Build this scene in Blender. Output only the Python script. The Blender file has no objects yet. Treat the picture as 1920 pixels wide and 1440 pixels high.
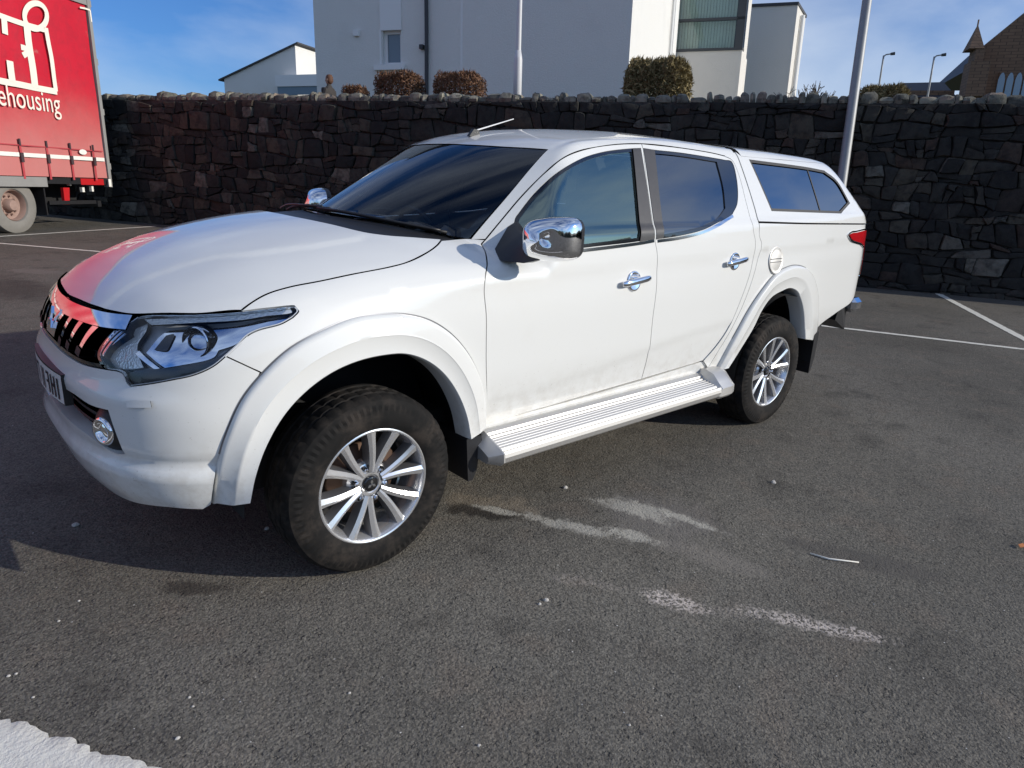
import bpy, math, random
import numpy as np
from mathutils import Vector, Matrix, geometry
random.seed(7); rng=np.random.default_rng(7)
scn=bpy.context.scene; COL=scn.collection
R=math.radians
# ---------------------------------------------------------------- camera
PW,PH=1920.,1440.
FOC=1310.78; CAM=np.array([-1.27855,-3.0917,1.48817]); YAW,PIT,ROL=.729088,.272330,.026569
def _basis():
    cy,sy=math.cos(YAW),math.sin(YAW)
    f=np.array([math.cos(PIT)*sy,math.cos(PIT)*cy,-math.sin(PIT)]); r=np.array([cy,-sy,0.]); u=np.cross(r,f)
    c,s=math.cos(ROL),math.sin(ROL); return f,c*r+s*u,-s*r+c*u
CF,CR,CU=_basis()
cd=bpy.data.cameras.new('camera'); cam=bpy.data.objects.new('camera',cd); COL.objects.link(cam)
cd.sensor_width=36; cd.lens=36*FOC/PW; cd.clip_start=.05; cd.clip_end=3000
m=Matrix.Identity(4)
for i in range(3): m[i][0]=CR[i]; m[i][1]=CU[i]; m[i][2]=-CF[i]; m[i][3]=CAM[i]
cam.matrix_world=m; scn.camera=cam
# ---------------------------------------------------------------- light
SUN_EL=R(20.0); SUN_DIR=Vector((.574*math.cos(SUN_EL),-.819*math.cos(SUN_EL),math.sin(SUN_EL))).normalized()
wd=bpy.data.worlds.new('World'); scn.world=wd; wd.use_nodes=True
nt=wd.node_tree; nt.nodes.clear()
def wn(t,**k):
    n=nt.nodes.new(t)
    for a,b in k.items(): setattr(n,a,b)
    return n
wo=wn('ShaderNodeOutputWorld'); bg=wn('ShaderNodeBackground'); sky=wn('ShaderNodeTexSky',sky_type='NISHITA')
sky.sun_disc=False; sky.sun_elevation=SUN_EL; sky.sun_rotation=math.atan2(SUN_DIR.x,SUN_DIR.y)
sky.air_density=1.0; sky.dust_density=.6; sky.ozone_density=3.0; sky.altitude=20
tc=wn('ShaderNodeTexCoord'); mp=wn('ShaderNodeMapping'); mp.inputs['Scale'].default_value=(1.0,1.4,2.8); mp.inputs['Rotation'].default_value=(0,0,R(-35))
ns=wn('ShaderNodeTexNoise'); ns.inputs['Scale'].default_value=1.55; ns.inputs['Detail'].default_value=8; ns.inputs['Roughness'].default_value=.52; ns.inputs['Distortion'].default_value=.5
cr=wn('ShaderNodeValToRGB'); cr.color_ramp.elements[0].position=.38; cr.color_ramp.elements[0].color=(0,0,0,1); cr.color_ramp.elements[1].position=.74; cr.color_ramp.elements[1].color=(.85,.85,.85,1)
mx=wn('ShaderNodeMixRGB'); mx.inputs[2].default_value=(8.4,9.6,11.4,1)
L=nt.links.new
L(tc.outputs['Generated'],mp.inputs[0]); L(mp.outputs[0],ns.inputs['Vector']); L(ns.outputs['Fac'],cr.inputs[0]); L(cr.outputs[0],mx.inputs[0]); tn=wn('ShaderNodeMixRGB',blend_type='MULTIPLY'); tn.inputs[0].default_value=1.; tn.inputs[2].default_value=(.60,1.0,1.62,1); L(sky.outputs[0],tn.inputs[1]); L(tn.outputs[0],mx.inputs[1]); L(mx.outputs[0],bg.inputs[0]); L(bg.outputs[0],wo.inputs[0])
bg.inputs[1].default_value=.080
sd=bpy.data.lights.new('sun','SUN'); sd.energy=4.2; sd.angle=R(.53); sd.color=(1,.93,.82)
so=bpy.data.objects.new('sun',sd); COL.objects.link(so); so.rotation_euler=(-SUN_DIR).to_track_quat('-Z','Y').to_euler()
scn.view_settings.view_transform='Standard'; scn.view_settings.look='None'; scn.view_settings.gamma=1; scn.view_settings.exposure=0.0
scn.render.engine='CYCLES'
# ---------------------------------------------------------------- pixel -> place helpers
GK=.037; GAL=math.atan(GK); GC,GS=math.cos(GAL),math.sin(GAL)      # the car park climbs gently towards +y
def gz(y): return GK*(y+.86)
def ray(px,py): return CF+CR*((px-PW/2)/FOC)-CU*((py-PH/2)/FOC)
def ground(px,py):
    d=ray(px,py); t=(GK*(CAM[1]+.86)-CAM[2])/(d[2]-GK*d[1]); return CAM+t*d
def atD(px,py,D): return CAM+ray(px,py)*D
def proj(P):
    d=np.asarray(P,float)-CAM; z=d@CF
    return PW/2+FOC*(d@CR)/z, PH/2-FOC*(d@CU)/z
# ---------------------------------------------------------------- material helpers
class NT:
    def __init__(s,name):
        s.m=bpy.data.materials.new(name); s.m.use_nodes=True; s.t=s.m.node_tree; s.t.nodes.clear(); s.out=s.n('ShaderNodeOutputMaterial')
    def n(s,t,**k):
        n=s.t.nodes.new(t)
        for a,b in k.items():
            if a.startswith('i_'): n.inputs[a[2:].replace('_',' ')].default_value=b
            else: setattr(n,a,b)
        return n
    def l(s,a,b): s.t.links.new(a,b)
    def math(s,op,a,b=None,c=None,clamp=False):
        n=s.n('ShaderNodeMath',operation=op); n.use_clamp=clamp
        for i,v in enumerate((a,b,c)):
            if v is None: continue
            if isinstance(v,(int,float)): n.inputs[i].default_value=v
            else: s.l(v,n.inputs[i])
        return n.outputs[0]
    def mix(s,f,a,b):
        n=s.n('ShaderNodeMixRGB')
        for i,v in enumerate((f,a,b)):
            if isinstance(v,(int,float)): n.inputs[i].default_value=v
            elif isinstance(v,tuple): n.inputs[i].default_value=v+(1,) if len(v)==3 else v
            else: s.l(v,n.inputs[i])
        return n.outputs[0]
    def noise(s,scale,detail=4,rough=.5,vec=None,dist=0):
        n=s.n('ShaderNodeTexNoise'); n.inputs['Scale'].default_value=scale; n.inputs['Detail'].default_value=detail; n.inputs['Roughness'].default_value=rough; n.inputs['Distortion'].default_value=dist
        if vec is not None: s.l(vec,n.inputs['Vector'])
        return n.outputs['Fac']
    def ramp(s,f,*st):
        n=s.n('ShaderNodeValToRGB'); e=n.color_ramp.elements
        while len(e)<len(st): e.new(.5)
        for q,(p,c) in zip(e,st): q.position=p; q.color=(c+(1,)) if isinstance(c,tuple) else (c,c,c,1)
        s.l(f,n.inputs[0]); return n.outputs[0]
    def sstep(s,x,a,b):
        n=s.n('ShaderNodeMapRange',interpolation_type='SMOOTHSTEP'); s.l(x,n.inputs[0]); n.inputs[1].default_value=a; n.inputs[2].default_value=b; return n.outputs[0]
    def coord(s,w='Object'): return s.n('ShaderNodeTexCoord').outputs[w]
    def bsdf(s,**k):
        b=s.n('ShaderNodeBsdfPrincipled')
        for a,v in k.items():
            i=b.inputs[a.replace('_',' ')]
            if isinstance(v,tuple): i.default_value=v+(1,) if len(v)==3 else v
            elif isinstance(v,(int,float)): i.default_value=v
            else: s.l(v,i)
        s.l(b.outputs[0],s.out.inputs[0]); return b
    def bump(s,h,strength=.3,dist=.01):
        n=s.n('ShaderNodeBump'); n.inputs['Strength'].default_value=strength; n.inputs['Distance'].default_value=dist; s.l(h,n.inputs['Height']); return n.outputs[0]
MAT={}
def simple(name,col,rough=.5,metal=0.,coat=0.,var=0.,vs=8.,bump=0.,bs=60.,bd=.002,spec=.5):
    t=NT(name); c=t.coord()
    colo=col
    if var: 
        f=t.noise(vs,5,.6,c); colo=t.mix(f,tuple(x*(1-var) for x in col),tuple(min(1,x*(1+var)) for x in col))
    k=dict(Base_Color=colo,Roughness=rough,Metallic=metal,Coat_Weight=coat,Coat_Roughness=.03,Specular_IOR_Level=spec)
    if bump: k['Normal']=t.bump(t.noise(bs,3,.6,c),bump,bd)
    t.bsdf(**k); MAT[name]=t.m; return t.m
def glass(name,tint,refl=1.45,rough=0.,col=(1,1,1)):
    t=NT(name); fr=t.n('ShaderNodeFresnel'); fr.inputs[0].default_value=refl
    tr=t.n('ShaderNodeBsdfTransparent'); tr.inputs[0].default_value=tint+(1,)
    gl=t.n('ShaderNodeBsdfGlossy'); gl.inputs[1].default_value=rough; gl.inputs[0].default_value=col+(1,)
    mxs=t.n('ShaderNodeMixShader'); t.l(fr.outputs[0],mxs.inputs[0]); t.l(tr.outputs[0],mxs.inputs[1]); t.l(gl.outputs[0],mxs.inputs[2]); t.l(mxs.outputs[0],t.out.inputs[0])
    MAT[name]=t.m; return t.m
def paint():
    t=NT('white_paint'); c=t.coord()
    d=t.noise(2.2,6,.65,c); s=t.noise(190,2,.5,c)
    dirt=t.sstep(d,.60,.85)
    col=t.mix(t.math('MULTIPLY',dirt,.22),(.70,.705,.685),(.57,.55,.50))
    sx=t.n('ShaderNodeSeparateXYZ'); t.l(c,sx.inputs[0]); spl_=t.noise(16,5,.7,c); road=t.math('MULTIPLY',t.sstep(sx.outputs[2],.78,.40),t.sstep(spl_,.38,.68))
    col=t.mix(t.math('MULTIPLY',road,.38),col,(.40,.36,.30)); spk=t.math('MULTIPLY',t.sstep(t.noise(120,1,.5,c),.72,.78),t.sstep(sx.outputs[2],1.0,.5)); col=t.mix(t.math('MULTIPLY',spk,.5),col,(.25,.22,.18))
    t.bsdf(Base_Color=col,Roughness=.32,Coat_Weight=1.,Coat_Roughness=.025,Coat_IOR=1.42,Specular_IOR_Level=.2,Normal=t.bump(s,.012,.0004)); MAT['white_paint']=t.m
paint()
simple('chrome',(.86,.87,.89),.05,1.); simple('satin_silver',(.60,.59,.57),.45,.8)
simple('machined',(.84,.84,.85),.22,.8); simple('rim_grey',(.20,.20,.21),.35,.7,coat=.4)
simple('black_plastic',(.014,.014,.016),.45,var=.25,vs=20); simple('gloss_black',(.008,.008,.009),.08,coat=1.)
simple('black_matte',(.008,.008,.009),.85); simple('rust_disc',(.16,.10,.07),.5,.6,var=.4,vs=20)
simple('rubber_seal',(.012,.012,.013),.6); simple('interior_dark',(.022,.023,.026),.75,var=.2); simple('seat_fabric',(.075,.077,.082),.9,var=.3,vs=40)
simple('red_lens',(.45,.008,.012),.12,coat=1.); simple('plate_white',(.62,.62,.60),.35); simple('white_plastic',(.72,.72,.71),.4)
simple('head_housing',(.55,.58,.62),.35,.25); simple('amber',(.55,.16,.02),.2)
glass('windscreen_glass',(.60,.72,.76),1.66); glass('side_glass',(.60,.76,.75),3.6,col=(.85,1.,.84)); glass('privacy_glass',(.035,.04,.045),2.9); glass('canopy_glass',(.035,.04,.045),4.2); glass('lamp_lens',(.93,.95,.97),1.40)
def tyremat():
    t=NT('tyre_rubber'); c=t.coord(); f=t.noise(14,6,.7,c)
    dst=t.math('MULTIPLY',t.sstep(t.noise(7,5,.7,c),.45,.72),.6)
    t.bsdf(Base_Color=t.mix(dst,t.ramp(f,(.35,(.006,.006,.006)),(.8,(.017,.015,.014))),(.055,.044,.036)),Roughness=.85,Specular_IOR_Level=.25,Normal=t.bump(t.noise(240,2,.5,c),.12,.001)); MAT['tyre_rubber']=t.m
tyremat()
# ---------------------------------------------------------------- object helpers
def tag(o,label=None,cat=None,group=None,kind=None):
    if label: o['label']=label
    if cat: o['category']=cat
    if group: o['group']=group
    if kind: o['kind']=kind
    return o
def empty(name,loc=(0,0,0),rot=(0,0,0)):
    o=bpy.data.objects.new(name,None); COL.objects.link(o); o.location=loc; o.rotation_euler=rot; o.empty_display_size=.2; return o
def mat_of(x): return MAT[x] if isinstance(x,str) else x
def mesh(name,V,F,mat,parent=None,smooth=False,normals=None,mats=None,fm=None):
    me=bpy.data.meshes.new(name); me.from_pydata([tuple(map(float,v)) for v in V],[],[tuple(int(i) for i in f) for f in F])
    for q in (mats or [mat]): me.materials.append(mat_of(q))
    if fm is not None: me.polygons.foreach_set('material_index',list(map(int,fm)))
    if smooth: me.polygons.foreach_set('use_smooth',[True]*len(me.polygons))
    me.update()
    if normals is not None: me.normals_split_custom_set_from_vertices([tuple(map(float,n)) for n in normals])
    o=bpy.data.objects.new(name,me); COL.objects.link(o)
    if parent is not None: o.parent=parent
    return o
class MB:
    """collects shapes, build() makes ONE mesh object"""
    def __init__(s): s.V=[]; s.F=[]; s.M=[]; s.mi=0
    def add(s,V,F):
        b=len(s.V); s.V+= [tuple(v) for v in V]; s.F+=[tuple(b+i for i in f) for f in F]; s.M+=[s.mi]*len(F); return s
    def box(s,c,d,M=None,bev=0.):
        x,y,z=[q/2 for q in d]
        if bev<=0:
            V=[(sx*x,sy*y,sz*z) for sz in(-1,1) for sy in(-1,1) for sx in(-1,1)]
            F=[(0,2,3,1),(4,5,7,6),(0,1,5,4),(2,6,7,3),(0,4,6,2),(1,3,7,5)]
        else:
            V=[];b=min(bev,x*.9,y*.9,z*.9)
            for sz in(-1,1):
                for sy in(-1,1):
                    for sx in(-1,1):
                        V+=[(sx*x,sy*(y-b),sz*(z-b)),(sx*(x-b),sy*y,sz*(z-b)),(sx*(x-b),sy*(y-b),sz*z)]
            def i(sx,sy,sz,k): return ((sz>0)*4+(sy>0)*2+(sx>0))*3+k
            F=[]
            for sg in(-1,1):
                F.append([i(sg,-1,-1,0),i(sg,1,-1,0),i(sg,1,1,0),i(sg,-1,1,0)][::sg]); F.append([i(-1,sg,-1,1),i(-1,sg,1,1),i(1,sg,1,1),i(1,sg,-1,1)][::sg]); F.append([i(-1,-1,sg,2),i(1,-1,sg,2),i(1,1,sg,2),i(-1,1,sg,2)][::sg])
            for a in(-1,1):
                for b2 in(-1,1):
                    F.append([i(-1,a,b2,1),i(1,a,b2,1),i(1,a,b2,2),i(-1,a,b2,2)][::a*b2]); F.append([i(a,-1,b2,0),i(a,-1,b2,2),i(a,1,b2,2),i(a,1,b2,0)][::a*b2]); F.append([i(a,b2,-1,0),i(a,b2,1,0),i(a,b2,1,1),i(a,b2,-1,1)][::a*b2])
                    for c2 in(-1,1): F.append([i(a,b2,c2,0),i(a,b2,c2,1),i(a,b2,c2,2)][::a*b2*c2])
        V=[np.array(v) for v in V]
        if M is not None: V=[np.array(M@Vector(v)) for v in V]
        return s.add([v+np.array(c) for v in V],F)
    def tube(s,P,r,n=8,caps=True):
        P=[np.array(p,float) for p in P]; rs=r if hasattr(r,'__len__') else [r]*len(P); V=[];F=[]; up=None
        for k,p in enumerate(P):
            t=(P[min(k+1,len(P)-1)]-P[max(k-1,0)]); t/=np.linalg.norm(t)+1e-12
            if up is None: a=np.array([0,0,1.]) if abs(t[2])<.9 else np.array([1.,0,0]); up=np.cross(t,a)
            up=up-t*(up@t); up/=np.linalg.norm(up)+1e-12; sd=np.cross(t,up)
            for j in range(n):
                an=2*math.pi*j/n; V.append(p+rs[k]*(math.cos(an)*up+math.sin(an)*sd))
        for k in range(len(P)-1):
            for j in range(n): F.append((k*n+j,k*n+(j+1)%n,(k+1)*n+(j+1)%n,(k+1)*n+j))
        if caps: F.append(tuple(range(n))[::-1]); F.append(tuple(range((len(P)-1)*n,len(P)*n)))
        return s.add(V,F)
    def lathe(s,prof,c,ax,n=32,close=False,a0=0.,a1=2*math.pi):
        ax=np.array(ax,float); ax/=np.linalg.norm(ax); a=np.array([0,0,1.]) if abs(ax[2])<.9 else np.array([1.,0,0]); e=np.cross(ax,a); e/=np.linalg.norm(e); g=np.cross(ax,e); c=np.array(c,float)
        full=abs(a1-a0-2*math.pi)<1e-6; m_=n if full else n+1; V=[];F=[]
        for j in range(m_):
            an=a0+(a1-a0)*j/n
            for r,h in prof: V.append(c+ax*h+r*(math.cos(an)*e+math.sin(an)*g))
        k=len(prof)
        for j in range(n):
            j2=(j+1)%m_
            for i in range(k-1): F.append((j*k+i,j2*k+i,j2*k+i+1,j*k+i+1))
        return s.add(V,F)
    def prism(s,poly,vec):
        n=len(poly); vec=np.array(vec,float); V=[np.array(p,float) for p in poly]; V+=[v+vec for v in V]
        F=[tuple(range(n))[::-1],tuple(range(n,2*n))]+[(i,(i+1)%n,n+(i+1)%n,n+i) for i in range(n)]
        return s.add(V,F)
    def build(s,name,mat,parent=None,smooth=False,mats=None):
        return mesh(name,s.V,s.F,mat,parent,smooth,mats=mats,fm=s.M if mats else None)
def autosmooth(o,ang=35):
    me=o.data; me.polygons.foreach_set('use_smooth',[True]*len(me.polygons)); me.set_sharp_from_angle(angle=R(ang)); return o
def catmull(P,n=6):
    P=[np.array(p,float) for p in P]
    if len(P)<3: return P
    Q=[2*P[0]-P[1]]+P+[2*P[-1]-P[-2]]; out=[]
    for i in range(1,len(Q)-2):
        p0,p1,p2,p3=Q[i-1:i+3]
        t0=0;t1=t0+np.linalg.norm(p1-p0)**.5+1e-9;t2=t1+np.linalg.norm(p2-p1)**.5+1e-9;t3=t2+np.linalg.norm(p3-p2)**.5+1e-9
        for t in np.linspace(t1,t2,n,endpoint=False):
            a1=(t1-t)/(t1-t0)*p0+(t-t0)/(t1-t0)*p1;a2=(t2-t)/(t2-t1)*p1+(t-t1)/(t2-t1)*p2;a3=(t3-t)/(t3-t2)*p2+(t-t2)/(t3-t2)*p3
            b1=(t2-t)/(t2-t0)*a1+(t-t0)/(t2-t0)*a2;b2=(t3-t)/(t3-t1)*a2+(t-t1)/(t3-t1)*a3
            out.append((t2-t)/(t2-t1)*b1+(t-t1)/(t2-t1)*b2)
    out.append(P[-1]); return out
def area2(p): return .5*np.sum(p[:,0]*np.roll(p[:,1],-1)-np.roll(p[:,0],-1)*p[:,1])
# ================================================================ ground
def ellipse(t,co,a,b,wd,grow=1.0):
    """soft-edged patch lying on the ground between two photo pixels"""
    p,q=ground(*a),ground(*b); c=(p+q)/2; L_=np.linalg.norm((q-p)[:2])/2*grow; an=math.atan2(q[1]-p[1],q[0]-p[0])
    mp_=t.n('ShaderNodeMapping',vector_type='TEXTURE'); mp_.inputs['Location'].default_value=(c[0],c[1],c[2]); mp_.inputs['Rotation'].default_value=(0,0,an); mp_.inputs['Scale'].default_value=(L_,wd,1000.)
    t.l(co,mp_.inputs[0]); v=t.n('ShaderNodeVectorMath',operation='LENGTH'); t.l(mp_.outputs[0],v.inputs[0]); return v.outputs['Value']
def asphalt():
    t=NT('asphalt'); co=t.coord()
    big=t.noise(.35,2,.6,co); mid=t.noise(2.6,4,.65,co); fine=t.noise(95,1,.7,co); midb=t.noise(9,1,.6,co)
    vo=t.n('ShaderNodeTexVoronoi'); vo.inputs['Scale'].default_value=150; t.l(co,vo.inputs['Vector'])
    pn_=t.noise(58,2,.6,co)
    base=t.ramp(big,(.32,(.102,.095,.082)),(.68,(.158,.148,.130)))
    base=t.mix(t.math('MULTIPLY',t.sstep(mid,.5,.75),.75),base,(.072,.067,.060))
    base=t.mix(t.math('MULTIPLY',t.sstep(t.noise(3.7,3,.6,co),.52,.70),.55),base,(.158,.136,.114))
    g=t.ramp(vo.outputs['Color'],(.1,(.52,.52,.52)),(.9,(1.5,1.48,1.43)))
    mm=t.n('ShaderNodeMixRGB',blend_type='MULTIPLY'); mm.inputs[0].default_value=.85; t.l(base,mm.inputs[1]); t.l(g,mm.inputs[2])
    pit=t.sstep(pn_,.60,.74)
    col=t.mix(t.math('MULTIPLY',pit,.6),mm.outputs[0],(.05,.05,.05))
    # white chips pressed into the surface
    vs=t.n('ShaderNodeTexVoronoi'); vs.inputs['Scale'].default_value=26; t.l(co,vs.inputs['Vector'])
    chip=t.math('MULTIPLY',t.sstep(vs.outputs['Distance'],.085,.05),t.math('GREATER_THAN',t.n_sep(vs.outputs['Color']),.86))
    col=t.mix(chip,col,(.62,.60,.56))
    wob=t.noise(7,4,.7,co); wob2=t.noise(38,2,.7,co); wob3=t.noise(75,1,.6,co)
    def mask(a,b,wd,soft,amp,grow=1.,spk=0.):
        d=ellipse(t,co,a,b,wd,grow); d=t.math('ADD',d,t.math('MULTIPLY',t.math('SUBTRACT',wob,.5),amp*1.4)); 
        if spk: d=t.math('ADD',d,t.math('MULTIPLY',t.math('SUBTRACT',wob2,.5),spk))
        return t.sstep(d,1.0+soft,1.0-soft)
    def lay(mk,c,k): 
        nonlocal col; col=t.mix(t.math('MULTIPLY',mk,k),col,c)
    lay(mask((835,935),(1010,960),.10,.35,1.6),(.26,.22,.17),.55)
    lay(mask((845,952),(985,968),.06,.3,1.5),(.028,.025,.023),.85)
    lay(mask((1150,945),(1330,1000),.22,.5,1.2),(.20,.185,.17),.6)
    for a,b,w_ in (((995,968),(1150,1006),.040),((1140,992),(1225,1014),.034),((1125,938),(1255,972),.065),((1225,952),(1330,990),.030)): lay(mask(a,b,w_,.48,2.2,1.,1.3),(.42,.40,.35),.85)
    lay(mask((890,948),(975,966),.030,.3,1.8,1.,.6),(.45,.43,.38),.8)
    for a,b,w_,k_ in (((1205,1110),(1318,1143),.05,.8),((1412,1148),(1640,1196),.042,.7),((1035,1078),(1180,1108),.035,.18),((1325,1140),(1405,1158),.035,.14)): lay(t.math('MULTIPLY',mask(a,b,w_,.45,1.6,1.,1.5),t.sstep(wob3,.40,.56)),(.60,.53,.48),k_)
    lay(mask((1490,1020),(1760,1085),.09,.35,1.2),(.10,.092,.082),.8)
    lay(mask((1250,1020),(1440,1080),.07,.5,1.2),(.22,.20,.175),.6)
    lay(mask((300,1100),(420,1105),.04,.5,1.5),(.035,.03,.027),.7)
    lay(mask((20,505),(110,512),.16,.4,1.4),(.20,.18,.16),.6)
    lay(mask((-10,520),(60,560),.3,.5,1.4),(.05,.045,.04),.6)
    h=t.math('ADD',t.math('MULTIPLY',t.n_sep(vo.outputs['Color']),.55),t.math('ADD',t.math('MULTIPLY',fine,.45),t.math('MULTIPLY',pit,-.5)))
    h=t.math('ADD',h,t.math('MULTIPLY',midb,.6))
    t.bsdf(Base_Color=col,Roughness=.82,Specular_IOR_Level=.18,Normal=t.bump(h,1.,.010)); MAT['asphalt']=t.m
def _sep(s,c):
    n=s.n('ShaderNodeSeparateColor'); s.l(c,n.inputs[0]); return n.outputs[0]
NT.n_sep=_sep
asphalt()
def roadpaint(name,col,wear):
    t=NT(name); co=t.coord(); n1=t.noise(9,7,.7,co,.3); n2=t.noise(70,3,.7,co); st=t.noise(24,4,.6,co)
    wr=t.sstep(t.math('ADD',t.math('MULTIPLY',n1,.7),t.math('MULTIPLY',n2,.3)),wear,wear+.10)
    c=t.mix(wr,col,(.16,.15,.135)); c=t.mix(t.math('MULTIPLY',t.sstep(st,.45,.7),.35),c,tuple(x*.72 for x in col))
    t.bsdf(Base_Color=c,Roughness=.8,Normal=t.bump(t.math('ADD',n2,n1),.7,.006)); MAT[name]=t.m
roadpaint('bay_paint',(.66,.64,.56),.56); roadpaint('thick_paint',(.70,.68,.62),.66)
def sheet(name,pts,mat,lift_=.004):
    V=[(p[0],p[1],gz(p[1])+lift_) for p in pts]; return V
E_=120
V=[];F=[]; gx=[-400,-60,-12,12,60,400]
tag(mesh('car_park',[(x,y,gz(y)) for x in (-400,400) for y in (-400,60)],[(0,2,3,1)],'asphalt'),kind='structure')
def line(a,b,wd,mat='bay_paint',rag=.004,seg=.05,th=.003):
    p,q=ground(*a),ground(*b); d=(q-p)[:2]; L_=np.linalg.norm(d); d/=L_; n=np.array([-d[1],d[0]]); k=max(2,int(L_/seg)); V=[]
    for i in range(k+1):
        c=p[:2]+d*L_*i/k
        for s in (-1,1):
            e=c+n*s*(wd/2+random.uniform(-rag,rag)); V.append((e[0],e[1],gz(e[1])+.004))
    return tag(mesh('bay_line',V,[(2*i,2*i+2,2*i+3,2*i+1) for i in range(k)],mat),kind='structure')
line((1540,611),(2050,670.5),.085); line((1757,550),(2000,678),.10); line((-60,447.5),(292,424.5),.09); line((-60,451.5),(330,484),.08)
a=ground(-80,1318); b=ground(300,1443); d=(b-a)[:2]; d/=np.linalg.norm(d); n=np.array([-d[1],d[0]]); n=-n if (n@(CAM[:2]-a[:2]))<0 else n
V=[];k=220; L_=np.linalg.norm((b-a)[:2])+3.2
for i in range(k+1):
    c=a[:2]-d*1.6+d*L_*i/k
    r1=random.uniform(-.010,.010)+.008*math.sin(i*.7)+.006*math.sin(i*.23)
    for s,zz in ((r1,.0015),(r1+.006,.007),(.05,.008),(.15,.008),(.19+random.uniform(-.006,.006),.0015)): e=c+n*s; V.append((e[0],e[1],gz(e[1])+zz))
tag(mesh('thick_white_line',V,[(5*i+j,5*i+5+j,5*i+6+j,5*i+1+j) for i in range(k) for j in range(4)],'thick_paint',smooth=True),kind='structure')
# ================================================================ rubble wall
W0=ground(1760,551); W1=ground(215,413); SD=np.array([W1[0]-W0[0],W1[1]-W0[1],0]); WL=np.linalg.norm(SD); SD/=WL; ND=np.array([SD[1],-SD[0],0]); ND=ND if ND@CF>0 else -ND
def onW(px,py,n=0.):
    d=ray(px,py); t=((W0+ND*n-CAM)@ND)/(d@ND); return CAM+t*d
def wc(px,py,n=0.): p=onW(px,py,n); return (p-W0)@SD,p[2]
def wp(s,z,n=0.): p=W0+SD*s+ND*n; return np.array([p[0],p[1],z])
sT0,zT0=wc(1760,193); sT1,zT1=wc(215,186)
def ztop(s): return zT0+(zT1-zT0)*(s-sT0)/(sT1-sT0)
def zbot(s): return gz(W0[1]+SD[1]*s)
def stonemat(name,cols):
    t=NT(name); co=t.coord(); ge=t.n('ShaderNodeNewGeometry'); oi=t.n('ShaderNodeObjectInfo')
    rnd=t.math('FRACT',t.math('ADD',ge.outputs['Random Per Island'],t.math('MULTIPLY',oi.outputs['Random'],1.0)))
    c=t.ramp(rnd,*cols)
    n1=t.noise(9,7,.7,co); n2=t.noise(60,4,.7,co)
    c=t.mix(t.math('MULTIPLY',t.sstep(n1,.42,.66),.65),c,(.014,.014,.016))
    c=t.mix(t.math('MULTIPLY',t.sstep(n2,.62,.75),.5),c,(.17,.17,.155))
    t.bsdf(Base_Color=c,Roughness=.92,Specular_IOR_Level=.2,Normal=t.bump(t.math('ADD',n1,t.math('MULTIPLY',n2,.4)),.9,.02)); MAT[name]=t.m
stonemat('wall_stone',[(0,(.034,.033,.030)),(.22,(.022,.022,.021)),(.40,(.052,.049,.042)),(.58,(.028,.028,.027)),(.74,(.082,.074,.058)),(.84,(.060,.040,.032)),(.90,(.036,.036,.034)),(1.,(.16,.15,.125))])
stonemat('cope_rock',[(0,(.26,.24,.19)),(.3,(.10,.10,.085)),(.55,(.32,.30,.235)),(.8,(.13,.125,.105)),(1.,(.24,.19,.15))])
def mortarm():
    t=NT('wall_mortar'); co=t.coord(); t.bsdf(Base_Color=t.ramp(t.noise(6,6,.7,co),(.35,(.028,.027,.026)),(.72,(.085,.079,.068))),Roughness=.95,Normal=t.bump(t.noise(40,4,.7,co),.8,.02)); MAT['wall_mortar']=t.m
mortarm()
wall=empty('stone_wall',tuple(wp(WL/2,zbot(WL/2)))); tag(wall,'high dark rubble stone wall with upright cope stones behind the car park','wall')
WI=Matrix.Translation(wall.location).inverted()
def child(name,V,F,mat,par=wall,**k):
    o=mesh(name,[tuple(np.array(v)-np.array(par.location)) for v in V],F,mat,par,**k); return o
S0,S1=-14.,WL+6.5
core=[];
for s in (S0,S1):
    for n_,z in ((.05,zbot(s)-.15),(.05,ztop(s)),(.55,ztop(s)),(.55,zbot(s)-.15)): core.append(wp(s,z,n_))
child('wall_core',core,[(0,1,2,3),(7,6,5,4),(0,4,5,1),(1,5,6,2),(2,6,7,3)],'wall_mortar')
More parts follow.
